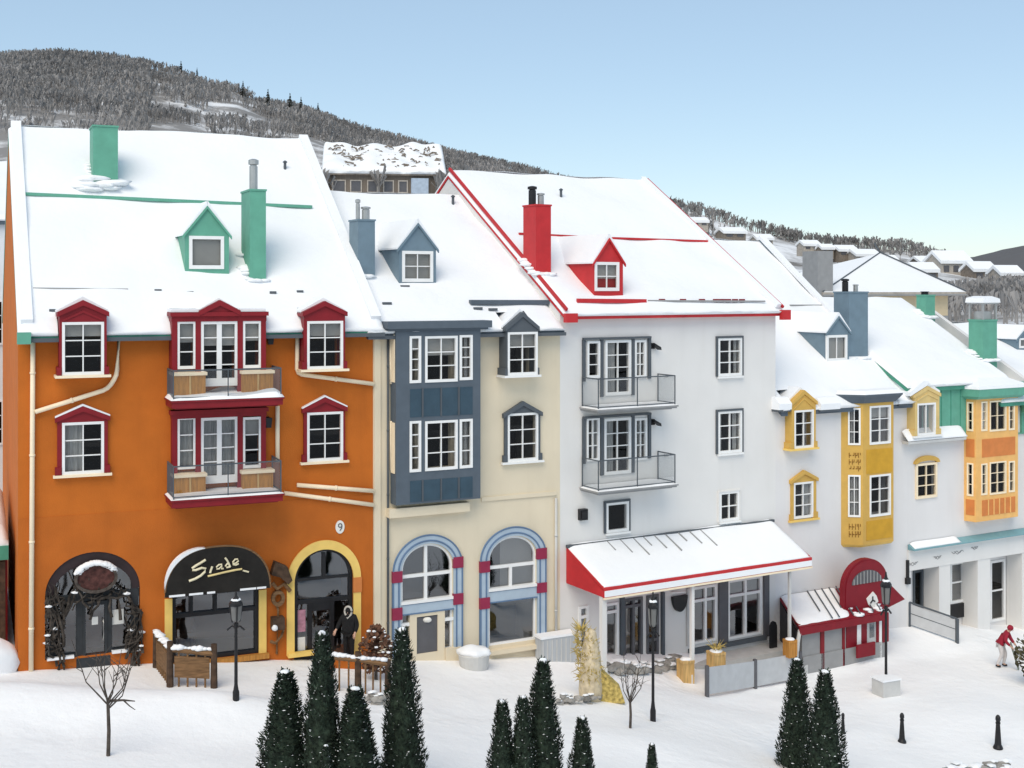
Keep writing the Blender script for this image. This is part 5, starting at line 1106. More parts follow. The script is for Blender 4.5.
for i in range(9):
    k = .3+.66*i/8; b0 = .98 if i % 3 else .7; beam(mb, F.p(t0+(t1-t0)*k, .05, zt+.1), F.p(t0+(t1-t0)*k*1.0+((g0-t0)+(g1-g0-t1+t0)*k)*b0, L*b0, zt+(zf-zt)*b0+.1), .035, .035)
mb.build('roof_seam', CHAR, ro)
sn = MB(); rr = random.Random(5)
for i in range(16): k = rr.uniform(.62, .97); v = rr.uniform(.45, .98); sn.blob(F.p(t0+(t1-t0)*k+((g0-t0)+(g1-g0-t1+t0)*k)*v, L*v, zt+(zf-zt)*v+.02), rr.uniform(.08, .2), i, (1.2, 1, .35), .4, 1)
sn.build('snow_patches', SNOW, ro, smooth=True)
mb = MB(); mb.fbox(F, g0-.02, g1+.02, L-.03, L+.03, zf-.28, zf-.02); mb.build('fascia', CRIMSON, ro)
zg = gw(840, L)-.4
mb = MB(); mb.fbox(F, F.U(802, L-.25), F.U(822, L-.25), L-.4, L-.25, zg, zf-.25); mb.fbox(F, F.U(824, L-.25), F.U(846, L-.25), L-.4, L-.25, zg, zf-.25); mb.fbox(F, F.U(802, L-.25), F.U(884, L-.25), L-.42, L-.2, zg, F.Z(840, 650, L-.2)); mb.build('porch_panel', GREYP, SH)
mb = MB()
for x0, x1 in ((821, 824.5), (843, 845)): mb.fbox(F, F.U(x0, L-.2), F.U(x1, L-.2), L-.41, L-.2, zg, zf-.2)
mb.build('porch_post', MAROON, SH)
mb = MB(); mb.fbox(F, F.U(846.5, L-.22), F.U(857, L-.22), L-.4, L-.22, F.Z(852, 649, L-.2), zf-.25); mb.fbox(F, F.U(861, L-.22), F.U(867, L-.22), L-.4, L-.22, F.Z(864, 647, L-.2), zf-.25); mb.fbox(F, F.U(877, L-.22), F.U(881, L-.22), L-.4, L-.22, F.Z(878, 645, L-.2), zf-.25); mb.fbox(F, F.U(882, L-.22), F.U(888, L-.22), L-.5, L-.18, F.Z(885, 642, L-.2), zf-.1); mb.build('porch_cladding', CRIMSON, SH)
mb = MB(); mb.fbox(F, F.U(857, L-.22), F.U(861, L-.22), L-.4, L-.21, zg, zf-.25); mb.fbox(F, F.U(879, L-.22), F.U(881.5, L-.22), L-.39, L-.2, zg, zf-.25); mb.build('door_frame', WHITE, SH)
mb = MB(); mb.fbox(F, F.U(867, L-.25), F.U(877, L-.25), L-.4, L-.27, F.Z(872, 647, L-.2), zf-.25); dd = mb.build('door', LGREY, SH); mb = MB(); mb.fbox(F, F.U(870, L-.25), F.U(874.5, L-.25), L-.27, L-.255, F.Z(872, 638, L-.2), F.Z(872, 622, L-.2)); mb.build('door_window', SHOPG, dd)
mb = MB(); mb.fbox(F, F.U(857, L), F.U(875, L), L-.05, L+.02, F.Z(866, 656.5, L), F.Z(866, 643.5, L)); mb.build('hanging_board', CRIMSON, SH)
mb = MB(); mb.prism([F.p(t0, .02, zt-.12), F.p(t0, .02, F.Z(780, 640)), F.p(g0+.1, L-.3, zg), F.p(g0+.1, L-.3, zf-.2)], [F.p(t0+.05, .02, zt-.12), F.p(t0+.05, .02, F.Z(780, 640)), F.p(g0+.15, L-.3, zg), F.p(g0+.15, L-.3, zf-.2)]); mb.build('side_screen', BLACK, SH)
mb = MB(); mb.tube([F.p(g0+.05, L-.05, zf-.1), F.p(g0-.1, L, zf-.5), F.p(g0-.25, L+.02, zg)], .07, 8); mb.build('downpipe', LGREY, SH)
# arched sign standing on the roof edge
sw_ = 1.45; U = lambda x: F.U(x, sw_); Z = lambda y: F.Z(866, y, sw_); cu = (U(844.5)+U(888.5))/2; hu = (U(888.5)-U(844.5))/2; zb_, zt_ = Z(612), Z(559); zsp = Z(586)
ring_ = [(cu-hu, zb_)]+[(cu-hu*math.cos(t), zsp+(zt_-zsp)*math.sin(t)) for t in np.linspace(0, math.pi, 25)]+[(cu+hu, zb_)]
mb = MB(); mb.fprism(F, ring_[:], sw_-.25, sw_-.03); mb.fprism(F, [(cu+(u-cu)*.93, zb_+(z-zb_)*.965) for u, z in ring_], sw_-.03, sw_); AS = mb.build('arched_sign', CRIMSON, SH)
mb = MB(); ow = [(cu+hu*.68*math.cos(t), Z(583)+(Z(570)-Z(583))*math.sin(t)) for t in np.linspace(0, math.pi, 17)]; mb.fprism(F, ow, sw_, sw_+.02); FL = mb.build('fanlight', DGREY, AS)
mb = MB()
for i in range(9):
    u = cu-hu*.6+hu*1.2*i/8; zt2 = Z(583)+(Z(570)-Z(583))*math.sqrt(max(0, 1-((u-cu)/(hu*.68))**2)); mb.fbox(F, u-.02, u+.02, sw_+.021, sw_+.04, Z(583), zt2-.02)
mb.build('fanlight_bars', GREYP, FL)
u, z = U(872), Z(601); c3, s3 = math.cos(.6), math.sin(.6); sq = [(u+(x*c3-y*s3), z+(x*s3+y*c3)) for x, y in ((-.2, -.24), (.2, -.24), (.25, 0), (.2, .24), (-.2, .24), (-.25, 0))]
mb = MB(); mb.fprism(F, sq, sw_, sw_+.03); EM = mb.build('emblem', PAPER, AS); mb = MB()
for q in ((.0, .14), (-.12, -.1), (.12, -.06)): beam(mb, F.p(u, sw_+.04, z), F.p(u+q[0], sw_+.04, z+q[1]), .05, .02, F.n)
mb.build('emblem_mark', BLACK, EM)
mb = MB(); mb.prism([F.p(cu+hu+.01, sw_-.1, Z(585)), F.p(cu+hu+.01, sw_-.1, Z(613)), F.p(F.U(907, sw_), sw_-.1, Z(607))], [F.p(cu+hu+.01, sw_-1.2, Z(585)), F.p(cu+hu+.01, sw_-1.2, Z(613)), F.p(F.U(907, sw_), sw_-1.2, Z(607))]); mb.build('side_wing', CRIMSON, SH)
H.walls()
# dark standing board beside the porch
P = F.p(F.U(773.5, .6), .6, 0); P.z = gz(P.x, P.y)
bd = thing('standing_board', 'narrow black round-topped board leaning at the left end of the maroon porch', 'board', P); mb = MB(); u, w = F.uw(P)
mb.fprism(F, [(u-.16, P.z-.1), (u+.16, P.z-.1), (u+.16, P.z+1.1), (u+.1, P.z+1.24), (u, P.z+1.28), (u-.1, P.z+1.24), (u-.16, P.z+1.1)], .55, .62); mb.build('board', BLACK, bd); mb = MB(); mb.fbox(F, u-.12, u+.12, .35, .55, P.z-.1, P.z+.06); mb.build('foot', BLACK, bd)

# ================================================================ GREEN-ROOFED HOUSE WITH PEACH BAY
H = House(FT, 'green_house', 'house with a green upper storey, a peach and orange bay and a white colonnade', 907, 1030, WHITEW2, 381, 940, .25, 297, 880, 5.6)
F = FT; hs_ = H.holes
H.roof(H.u0-.25, F.U(1011, .2), TEAL2, 7, gut=None)
chimney(H, 926, 935, 317, 296, .55, TEAL, [(.4, .14, .16, BLACK)])
C2, cu0, cu1, cw, cz = chimney(H, 983, 997, 360, 321, .75, TEAL)
mb = MB()
for du in (0.05, .95):
    for dw in (.05, .95): u = cu0+(cu1-cu0)*du; ww = cw-.75*dw; mb.fbox(F, u-.04, u+.04, ww-.04, ww+.04, cz+.06, cz+.72)
mb.fbox(F, cu0+.15, cu1-.15, cw-.6, cw-.15, cz+.06, cz+.4); mb.fbox(F, cu0-.05, cu1+.05, cw-.8, cw+.05, cz+.72, cz+.78); fl = mb.build('flue_hood', STEEL, C2)
mb = MB(); mb.fprism(F, [(cu0-.1, cz+.78), (cu1+.1, cz+.78), (cu1+.05, cz+.95), ((cu0+cu1)/2, cz+1.06), (cu0-.05, cz+.98)], cw-.85, cw+.1); mb.build('hood_snow', SNOW, C2)
zl = F.Z(937, 441); zt = H.zroof(0)-.36
ch = [(F.U(917, .42)+.03, F.U(935.5, .42)-.03, F.Z(926, 435, .42)+.03, F.Z(926, 403, .42)-.03, 0), (F.U(964)+.2, F.U(1020), zl+.05, zt-.2, 0)]
mb = MB(); wall_grid(mb, F, H.u0+.02, H.u1-.02, zl, zt-.02, .09, ch, .09); mb.fbox(F, H.u0+.02, H.u1-.02, .004, .2, zt-.14, zt-.022); GM = mb.build('upper_cladding', TEAL, H.root)
mb = MB(); u = H.u0+.2; 
while u < F.U(964): mb.fbox(F, u-.018, u+.018, .09, .105, zl, zt-.15); u += .55
mb.build('cladding_seam', TEAL2, GM)
mb = MB(); mb.fbox(F, F.U(908, .4), F.U(966, .4), .1, .42, F.Z(937, 442, .4), F.Z(937, 439.5, .4)); LB = mb.build('ledge', LGREY, H.root)
sn = MB(); snow_grid(sn, F.p(F.U(908, .4), .42, F.Z(937, 439, .4)), F.p(F.U(967, .4), .42, F.Z(937, 439, .4)), F.p(F.U(967, .4), .1, F.Z(937, 437, .4)+.25), F.p(F.U(908, .4), .1, F.Z(937, 437, .4)+.25), .12, 24, 6, 41, True, .03, .02); sn.build('ledge_snow', SNOW, LB, smooth=True)
# ochre dormer with its snow cap
w = .42; surround(F, H.root, 914, 940.5, 394, 386, 435, 917, 935.5, 403, 435, SAND, w, .0, .04, False, -.6, holes=hs_, cols=2, rows=1, edge=WHITE)
sn = MB(); uc = F.U(927, w); ul, ur = F.U(912, w), F.U(941, w); z1, z2 = F.Z(927, 394, w), F.Z(927, 386, w); sn.fprism(F, [(uc, z2+.02), (ul-.1, z1-.05), (ul-.12, z1+.1), (uc-.2, z2+.22), (uc+.1, z2+.18)], -.6, w+.02); sn.fprism(F, [(uc+.1, z2+.0), (ur, z1+.02), (ur, z1+.1), (uc+.1, z2+.16)], -.6, w-.05); sn.build('dormer_snow', SNOW, H.root)
# lower window with the ochre arched brow
w = .05; win(F, H.root, 916, 937, 463, 498, w, 2, 3, .09, .035, None, hs_, CRPIPE); U = lambda x: F.U(x, w); mb = MB(); cu = (U(915)+U(938))/2; hu = (U(938)-U(915))/2; zs = F.Z(926, 463, w); arc_ring(mb, F, cu, zs, hu*.86, .1, hu*1.08, .3, .0, .12, 16); mb.build('window_brow', YEL, H.root)
# canted peach bay
bw = .5; A = F.U(964); B2 = F.U(976, bw); Cc = F.U(1018, bw); E = Cc+.4; pa, pb, pc, pe = F.p(A, 0, 0), F.p(B2, bw, 0), F.p(Cc, bw, 0), F.p(E, 0, 0)
FS = Fac(pa, pb-pa); FF = Fac(pb, pc-pb); FR = Fac(pc, pe-pc); Zb = lambda y: FF.Z(997, y); z0, z1 = Zb(517), Zb(398); LS, LF, LR = (pb-pa).length, (pc-pb).length, (pe-pc).length
sideW = [(967, 973.5, 402, 431), (967, 973.5, 463, 496)]; frW = [(981, 987, 401.5, 431, 1, 3), (989.5, 1006, 400.5, 431, 2, 2), (1008.5, 1014.5, 401, 430, 1, 3), (981, 987, 463.5, 495, 1, 3), (989.5, 1006, 461.5, 494, 2, 3), (1008.5, 1014.5, 461, 492, 1, 3)]
hS, hF = [], []
for x0, x1, y0, y1 in sideW: xm = (x0+x1)/2; hS.append((FS.U(x0)+.02, FS.U(x1)-.02, FS.Z(xm, y1)+.02, FS.Z(xm, y0)-.02, 0))
hs_.append((A+.25, E-.25, Zb(497), Zb(462), 0)); hs_.append((A+.25, E-.25, Zb(431), Zb(402), 0))
for x0, x1, y0, y1, c_, r_ in frW: xm = (x0+x1)/2; hF.append((FF.U(x0)+.02, FF.U(x1)-.02, FF.Z(xm, y1)+.02, FF.Z(xm, y0)-.02, 0))
bay = MB(); wall_grid(bay, FS, 0, LS, z0, z1, 0, hS, .1); wall_grid(bay, FF, 0, LF, z0, z1, 0, hF, .1); wall_grid(bay, FR, 0, LR, z0, z1, 0, [], .1); bay.prism([Vector((q.x, q.y, z0-.1)) for q in (pa, pb, pc, pe)], [Vector((q.x, q.y, z0)) for q in (pa, pb, pc, pe)])
BY = bay.build('bay', PEACH, H.root)
for x0, x1, y0, y1 in sideW: win(FS, BY, x0, x1, y0, y1, 0, 1, 3, .06, .025, None, None, CRPIPE, .0, GLASS, True)
for x0, x1, y0, y1, c_, r_ in frW: win(FF, BY, x0, x1, y0, y1, 0, c_, r_, .06, .025, ('both', .9) if c_ == 1 else None, None, CRPIPE, .0, GLASS, True)
for ya, yb in ((438, 456), (498.5, 514)):
    p = MB(); p.fbox(FF, FF.U(982), FF.U(1015), 0, .015, FF.Z(998, yb), FF.Z(998, ya)); p.build('bay_panel', TERRA, BY); p = MB(); p.fbox(FS, FS.U(966), FS.U(974.5), 0, .015, FS.Z(970, yb+1), FS.Z(970, ya+1)); p.build('bay_panel', TERRA, BY)
    if ya > 480:
        p = MB()
        for x in (988, 993.5, 999, 1004.5, 1010): p.fbox(FF, FF.U(x)-.03, FF.U(x)+.03, .016, .03, FF.Z(998, yb), FF.Z(998, ya))
        p.build('bay_batten', PEACH, BY)
ring = lambda k, z: [Vector((q.x, q.y, z)) for q in (F.p(A-.2*k, .02, 0), F.p(B2-.12*k, bw+.2*k, 0), F.p(Cc+.15*k, bw+.2*k, 0), F.p(E+.25*k, .02, 0))]
cor = MB(); cor.prism(ring(.5, z1), ring(1.3, z1+.12)); cor.prism(ring(1.5, z1+.121), ring(1.6, z1+.42)); CO = cor.build('bay_eave', TEAL, BY)
top = F.p((A+E)/2, -.7, z1+.98); mb = MB(); rg = ring(1.66, z1+.42); rg2 = ring(1.6, z1+.54); mid = [q.lerp(top, .5)+Vector((0, 0, .1)) for q in rg2]; mb.add(rg+rg2+mid+[top], [(i, i+1, 5+i, 4+i) for i in range(3)]+[(4+i, 5+i, 9+i, 8+i) for i in range(3)]+[(8+i, 9+i, 12) for i in range(3)]); mb.build('bay_roof_snow', SNOW, BY, smooth=False)
# white colonnade: openings in the ground storey with a wall set back behind them
cb = MB(); zc = F.Z(960, 563); cols_ = [909.5, 939, 950, 977.5, 990, 1022]
for i in range(0, 6, 2): hs_.append((F.U(cols_[i]), min(F.U(cols_[i+1]), H.u1-.05), H.zb+.02, zc, 0))
zsp = F.Z(960, 545); BH_ = []
pw = .03; U = lambda x: F.U(x, pw); Z = lambda y: F.Z(960, y, pw)
bm_ = MB(); bm_.fbox(F, U(908), H.u1, .013, .05, zc+.02, zsp+.06); bm_.fbox(F, U(908), H.u1, .013, .09, zsp+.061, zsp+.12); bm_ = bm_.build('colonnade_beam', WHITEW, H.root)
mb = MB(); mb.uprism(F, [(.34, zsp+.125), (.34, zsp+.17), (.02, zsp+.33), (.02, zsp+.125)], U(908), H.u1+.1); mb.build('colonnade_roof', pm('blue_green_metal', (120, 160, 168), 1.0, var=.06), bm_)
sn = MB(); snow_grid(sn, F.p(U(908)+.1, .3, zsp+.19), F.p(U(956), .3, zsp+.19), F.p(U(956), .03, zsp+.34), F.p(U(908)+.1, .03, zsp+.34), .07, 20, 4, 71, True, .02, .01); sn.build('colonnade_snow', SNOW, bm_, smooth=True)
for x0, x1, y0, y1, c_, tr in ((913, 923, 570, 611, 1, None), (950, 964, 562, 603, 1, 568), (990, 1005, 560, 621, 1, 575)):
    u0_, u1_, z0_, z1_, fr = win(F, H.root, x0, x1, y0, y1, -.78, 1, 1 if not tr else 2, .1, .06, None, BH_, CHAR if c_ and x0 == 913 else WHITE)
mb = MB(); mb.fbox(F, F.U(949, -.7), F.U(966, -.7), -.79, -.68, F.Z(957, 618, -.7), F.Z(957, 604, -.7)); mb.build('black_stall_riser', BLACK, H.root)
for x, wd in ((912, .3), (937, .22), (957, .35), (974, .2)):   # lettering band: thin relief scrolls along the beam
    p = MB(); p.tube([F.p(U(x)+wd*(t/3-1), pw+.03, Z(556-(x-912)*.1)+.045*math.sin(2.3*t+x)) for t in np.linspace(0, 6, 18)], .013, 5); p.tube([F.p(U(x)+wd*(t/3-.6), pw+.03, Z(556-(x-912)*.1)-.02+.06*math.cos(1.7*t)) for t in np.linspace(0, 4, 12)], .011, 5); p.build('beam_scroll', GREYP, bm_)
mb = MB(); mb.fbox(F, U(907.5)-.12, U(907.5)+.08, pw-.1, pw+.1, Z(575), Z(569)); mb.fbox(F, U(907.5)-.06, U(907.5)+.04, pw-.06, pw+.06, Z(569), Z(552)); mb.build('wall_lamp', BLACK, H.root)
cb = MB(); wall_grid(cb, F, H.u0+.05, H.u1-.05, H.zb, zc+.4, -.8, BH_, .15); cb.fbox(F, H.u0+.05, H.u1-.05, -.79, -.01, zc+.01, zc+.03); cb.build('arcade_wall', WHITEW2, H.root)
H.walls(zsp, WHITEW, low_reveal=.79, slab=-1.0)

# ================================================================ LAST HOUSE AT THE RIGHT BORDER
FL_ = chain(FT, 1030, 2700, .25)
H = House(FL_, 'end_house', 'pale house cut off by the right border, with a green eave and snowy roof', 1030.5, 1110, WHITEW2, 395, 1040, .3, 322, 1010, 6.5); F = FL_; hs_ = H.holes
H.roof(H.u0-2.2, H.u1+.2, TEAL2, 9)
mb = MB(); mb.fbox(F, F.U(1022), H.u1, .004, .3, F.Z(1024, 412), F.Z(1024, 399)); mb.build('eave_cladding', TEAL, H.root)
dormer(H, 1017, 1034, 350, 338, 1026, 328, 1019, 1031, 338, 348, BLUEG, 1, 1)
win(F, H.root, 1045, 1065, 440, 475, .03, 2, 3, holes=hs_); H.walls()

# ================================================================ SLIVERS OF THE NEIGHBOURS AT THE LEFT BORDER
FX = Fac(FO.p(-16, -19.5, 0), FO.d); F = FX
H = House(FX, 'left_house', 'pale grey house seen as a sliver behind the left gable of the orange house', -300, 60, pm('grey_render', (220, 222, 224), 1.0, var=.04), 215, -20, .2, 160, -20, 6); H.u0, H.u1 = 0, 17; hs_ = H.holes
H.roof(-.2, 17.2, SLATE, 10)
for y0, y1 in ((300, 345), (400, 445)): win(F, H.root, -3, 3.5, y0, y1, .03, 1, 3, holes=hs_)
H.walls()
F = FO; P = F.p(-4, -2, 0); P.z = gz(P.x, P.y); t = thing('left_shop', 'low shop with a green snow-topped canopy cut off by the left border', 'shop', P); ur = F.U(8.5, -2); z = lambda y: F.Z(4, y, -2)
mb = MB(); mb.fbox(F, -8, ur-.02, -10, -2.3, P.z-1, z(552)); mb.build('wall', MAROON, t)
mb = MB(); mb.fbox(F, -8, ur, -3.2, -2, z(560), z(546)); cn = mb.build('canopy', TEAL2, t); sn = MB(); snow_grid(sn, F.p(-8, -2.05, z(546)), F.p(ur, -2.05, z(546)), F.p(ur, -9, z(546)+.3), F.p(-8, -9, z(546)+.3), .5, 30, 16, 12); sn.build('canopy_snow', SNOW, cn, smooth=True)
mb = MB(); mb.fbox(F, ur-1.0, ur-.08, -2.299, -2.2, P.z-.5, z(563)); mb.build('shop_door', DWOOD, t)

# ================================================================ STREET: trees, lamps, posts, planters, people
F = FO
FOL = mat('cedar_leaves', (.03, .047, .03), rough=.85, var=.65, scale=7)
def cedar_mesh(seed, h=3.4, r=.56, n=4200):
    rng = random.Random(seed); core = MB(); prof = []
    def rad(f): return r*(1-f**1.25)**.85*.94+.1
    for i in range(15): f = i/14; prof.append((rad(f)*.8*(1 if f < .99 else .2), .1+h*.97*f))
    core.lathe(prof, (0, 0, 0), 14)
    bend = rng.uniform(-.12, .12); tops = rng.uniform(.9, 1.05)
    for i in range(n):
        f = rng.random()**1.25; a = rng.uniform(0, 6.2832); z = .08+h*f; lump = 1+.3*mnoise.noise(Vector((math.cos(a)*1.5, math.sin(a)*1.5, z*1.5+seed*7))); rr = rad(f)*rng.uniform(.78, 1.04)*lump
        p = Vector((rr*math.cos(a), rr*math.sin(a), z)); o = Vector((math.cos(a), math.sin(a), 0)); s_ = Vector((-o.y, o.x, 0)); L = rng.uniform(.07, .15); tip = p+o*L*rng.uniform(.25, .7)+Vector((0, 0, L*rng.uniform(.1, 1)))+s_*rng.uniform(-.05, .05)
        wv = s_*rng.uniform(.018, .04)+Vector((0, 0, rng.uniform(-.02, .02))); core.add([p-wv, p+wv, tip+wv*.3, tip-wv*.3], [(0, 1, 2, 3)])
    sn = MB()
    for i in range(250):
        f = rng.random()**1.1; a = rng.uniform(0, 6.2832); z = .1+h*f; rr = rad(f)*1.02; c = Vector((rr*math.cos(a), rr*math.sin(a), z)); k = rng.uniform(.007, .02)
        if rng.random() < .1: k *= 1.9
        o = Vector((math.cos(a), math.sin(a), 0))*k; s_ = Vector((-math.sin(a), math.cos(a), 0))*k*1.5; u = Vector((0, 0, k*.55)); sn.add([c+s_, c+o, c-s_, c-o, c+u, c-u*.6], [(0, 1, 4), (1, 2, 4), (2, 3, 4), (3, 0, 4), (1, 0, 5), (2, 1, 5), (3, 2, 5), (0, 3, 5)])
    sn.blob((0, 0, h+.1), .1, seed, (1, 1, .7), .3, 2)
    return core, sn
CED = []
def cedar_proto(i, P, label):
    r = thing('cedar_tree', label, 'tree', P, 'clipped cedars in front of the houses'); c, s = cedar_mesh(i); c.v = [v+P for v in c.v]; s.v = [v+P for v in s.v]
    c.build('crown', FOL, r, normals=False); s.build('snow', SNOW, r); t = MB(); t.lathe([(.07, -.3), (.05, .3), (.03, 2.6)], P, 8); t.build('trunk', BARK, r); CED.append(r); return r
def place_cedar(i, px, ytop, ybase, halfw, label, h0=3.5, r0=.6):
    P = G(px, ybase); k = P.y/FP; h = (ybase-ytop)*k; rw = halfw*k*1.08; sx = rw/(r0+.1); sz = h/h0
    if len(CED) < 4: r = cedar_proto(len(CED), P, label); r.scale = (sx, sx, sz); return
    r = dup(CED[i % 4], P, i*1.3, (sx, sx, sz), label)
for i, a in enumerate([
    (285, 672, 800, 32, 'leftmost cedar of the left clump, with a bent double top'), (322, 634, 806, 27, 'tallest cedar of the left clump, a ball of snow on its tip'),
    (355, 689, 812, 32, 'short blunt cedar of the left clump, between the tallest and the rightmost'), (402, 630, 788, 25, 'rightmost cedar of the left clump, in front of the cream house door'),
    (326, 746, 830, 13, 'small snow-tipped cedar at the foot of the left clump'),
    (502, 702, 815, 20, 'leftmost of the three cedars under the cream house arch'), (523, 698, 818, 19, 'middle one of the three cedars under the cream house arch'), (543, 661, 812, 25, 'tallest of the three cedars under the cream house arch'),
    (582, 718, 820, 19, 'single rounded cedar right of the group of three'), (652, 745, 830, 12, 'cedar tip just showing at the bottom edge, below the middle lamp'),
    (797, 660, 768, 21, 'left one of the two cedars before the maroon porch'), (825, 672, 790, 24, 'right one of the two cedars before the maroon porch')]): place_cedar(i, *a)

# bare saplings
def sapling(px, ybase, ytop, label, seed, spread, fork=.35, r=.05):
    P = G(px, ybase); h = (ybase-ytop)*P.y/FP; rng = random.Random(seed); t = thing('bare_sapling', label, 'tree', P, 'leafless saplings in the snow')
    mb = MB(); mb.tube([P-Vector((0, 0, .2)), P+Vector((.02, 0, h*fork*.5)), P+Vector((0, 0, h*fork))], r, 8, r*.8); mb.build('trunk', BARK, t)
    b = MB()
    for i in range(9):
        a = i*2.4+rng.uniform(-.4, .4); s = spread*rng.uniform(.5, 1.1); z0 = h*fork*rng.uniform(.85, 1.15); z1 = h*rng.uniform(.7, 1.02); e = P+Vector((s*math.cos(a), s*.7*math.sin(a), z1)); o = P+Vector((0, 0, z0)); m_ = o.lerp(e, .45)+Vector((s*.18*math.cos(a), 0, -.05*h)); b.tube([o, m_, e], r*.45, 6, r*.12)
        for j in range(4):
            q = m_.lerp(e, rng.uniform(0, .8)); d = Vector((rng.uniform(-1, 1), rng.uniform(-.6, .6), rng.uniform(.3, 1.2)))*h*.15; b.tube([q, q+d*.5+Vector((0, 0, .02)), q+d], r*.2, 5, r*.06)
    b.build('branches', BARK, t); return t
s1 = sapling(108, 756, 640, 'bare sapling standing in the foreground snow before the left arched door', 3, .75, .44, .048)
mb = MB(); P = G(108, 756); o = P+Vector((0, 0, 1.25)); mb.tube([o, o+Vector((.35, 0, .02)), o+Vector((.6, .05, -.02))], .035, 6, .012); mb.tube([o+Vector((.35, 0, .02)), o+Vector((.5, 0, -.12)), o+Vector((.62, 0, -.2))], .02, 5, .008); mb.build('low_branch', BARK, s1)
sapling(630, 728, 655, 'slim bare sapling with forked branches left of the middle lamp', 8, .45, .38, .04)

# street lamps
LAMPG = mat('frosted_lamp_glass', (.16, .16, .155), rough=.3, var=.1)
def lamp_proto(P, h, label):
    t = thing('street_lamp', label, 'street lamp', P, 'black street lamps'); mb = MB(); mb.lathe([(.085, -.2), (.085, .2), (.065, .26), (.045, .4), (.038, h-.85), (.06, h-.84), (.06, h-.78), (.03, h-.76)], P, 12); mb.build('pole', BLACK, t)
    mb = MB(); mb.lathe([(.09, h-.72), (.12, h-.67), (.15, h-.34), (.09, h-.32)], P, 8); ln = mb.build('lantern_glass', LAMPG, t)
    mb = MB(); mb.lathe([(.18, h-.33), (.17, h-.27), (.08, h-.16), (.035, h-.1), (.02, h)], P, 8)
    for j in range(4):
        a = j*math.pi/2+.4; mb.tube([P+Vector((.095*math.cos(a), .095*math.sin(a), h-.75)), P+Vector((.16*math.cos(a), .16*math.sin(a), h-.32))], .018, 5)
    mb.tube([P+Vector((-.22, 0, h-.95)), P+Vector((-.1, 0, h-.85)), P+Vector((0, 0, h-.9)), P+Vector((.1, 0, h-.85)), P+Vector((.22, 0, h-.95))], .025, 6); mb.build('lantern_frame', BLACK, t)
    mb = MB(); mb.blob(P+Vector((0, 0, h-.2)), .12, 4, (1, 1, .45), .2, 2); mb.build('snow', SNOW, t); return t
LP = []
for px, yb, yt, lab in ((236, 700, 592, 'black street lamp in front of the middle shop window of the orange house'), (653, 720, 592, 'black street lamp in front of the white house awning'), (886, 692, 572, 'black street lamp on a concrete block before the maroon arched sign')):
    P = G(px, yb); h = (yb-yt)*P.y/FP
    if not LP: LP.append((lamp_proto(P, h, lab), h))
    else: k = h/LP[0][1]; dup(LP[0][0], P, .5, (k*.72, k*.72, k), lab)
P = G(886, 695); mb = MB(); mb.box(P+Vector((0, 0, .2)), (.72, .6, .72), .4); b_ = tag(mb.build('concrete_block', LGREY, None, base=P), 'pale concrete block under the right street lamp', 'block'); s_ = MB(); s_.box(P+Vector((0, 0, .585)), (.78, .66, .05), .4); s_.build('snow', SNOW, b_)
# bollards
BP = None
for px, yb, yt, lab in ((902, 742, 713, 'black bollard alone in the snow below the right street lamp'), (998, 748, 715, 'black bollard nearest the right border'), (843, 734, 713, 'short black bollard beside the right cedar')):
    P = G(px, yb); h = (yb-yt)*P.y/FP
    if BP is None:
        BP = (thing('bollard', lab, 'bollard', P, 'black bollards in the snow'), h); mb = MB(); mb.lathe([(.13, -.15), (.13, .02), (.09, .1), (.065, h*.55), (.055, h*.72), (.065, h*.74), (.065, h*.78)], P, 12); mb.build('shaft', BLACK, BP[0]); mb = MB(); mb.lathe([(.045, h*.78), (.07, h*.86), (.065, h*.94), (.03, h)], P, 12); mb.build('cap', BLACK, BP[0])
    else: k = h/BP[1]; dup(BP[0], P, 0, k, lab)
# glass fence before the porch
def fence(name, pts, h, label, m_panel, m_post, rail=False):
    Q = [G(*p) for p in pts]; t = thing(name, label, 'fence', Q[0])
    for q in Q: mb = MB(); mb.box(q+Vector((0, 0, h/2-.1)), (.1, .12, h+.2), .4); mb.build('post', m_post, t)
    for a, b in zip(Q, Q[1:]):
        d = (b-a).normalized(); a2, b2 = a+d*.07, b-d*.07; up = Vector((0, 0, 1)); s = d.cross(up)*.012; mb = MB(); z0, z1 = .08, h-.06
        mb.hexa([a2+up*z0-s, b2+up*z0-s, b2+up*z0+s, a2+up*z0+s, a2+up*z1-s, b2+up*z1-s, b2+up*z1+s, a2+up*z1+s]); mb.build('panel', m_panel, t)
        if rail:
            mb = MB(); beam(mb, a+up*h, b+up*h, .06, .06); beam(mb, a+up*h*.55, b+up*h*.55, .03, .03); mb.build('rail', m_post, t)
    return t
FENP = pm('frosted_panel', (186, 188, 190), 1.0, var=.06, rough=.35)
fence('panel_fence', [(707, 697), (755, 689), (800, 680)], 1.02, 'low fence of frosted grey panels in front of the white house porch', FENP, DGREY)
fence('railing_fence', [(909, 626), (957, 643)], .95, 'short metal fence with a grey panel before the white colonnade', FENP, CHAR, True)
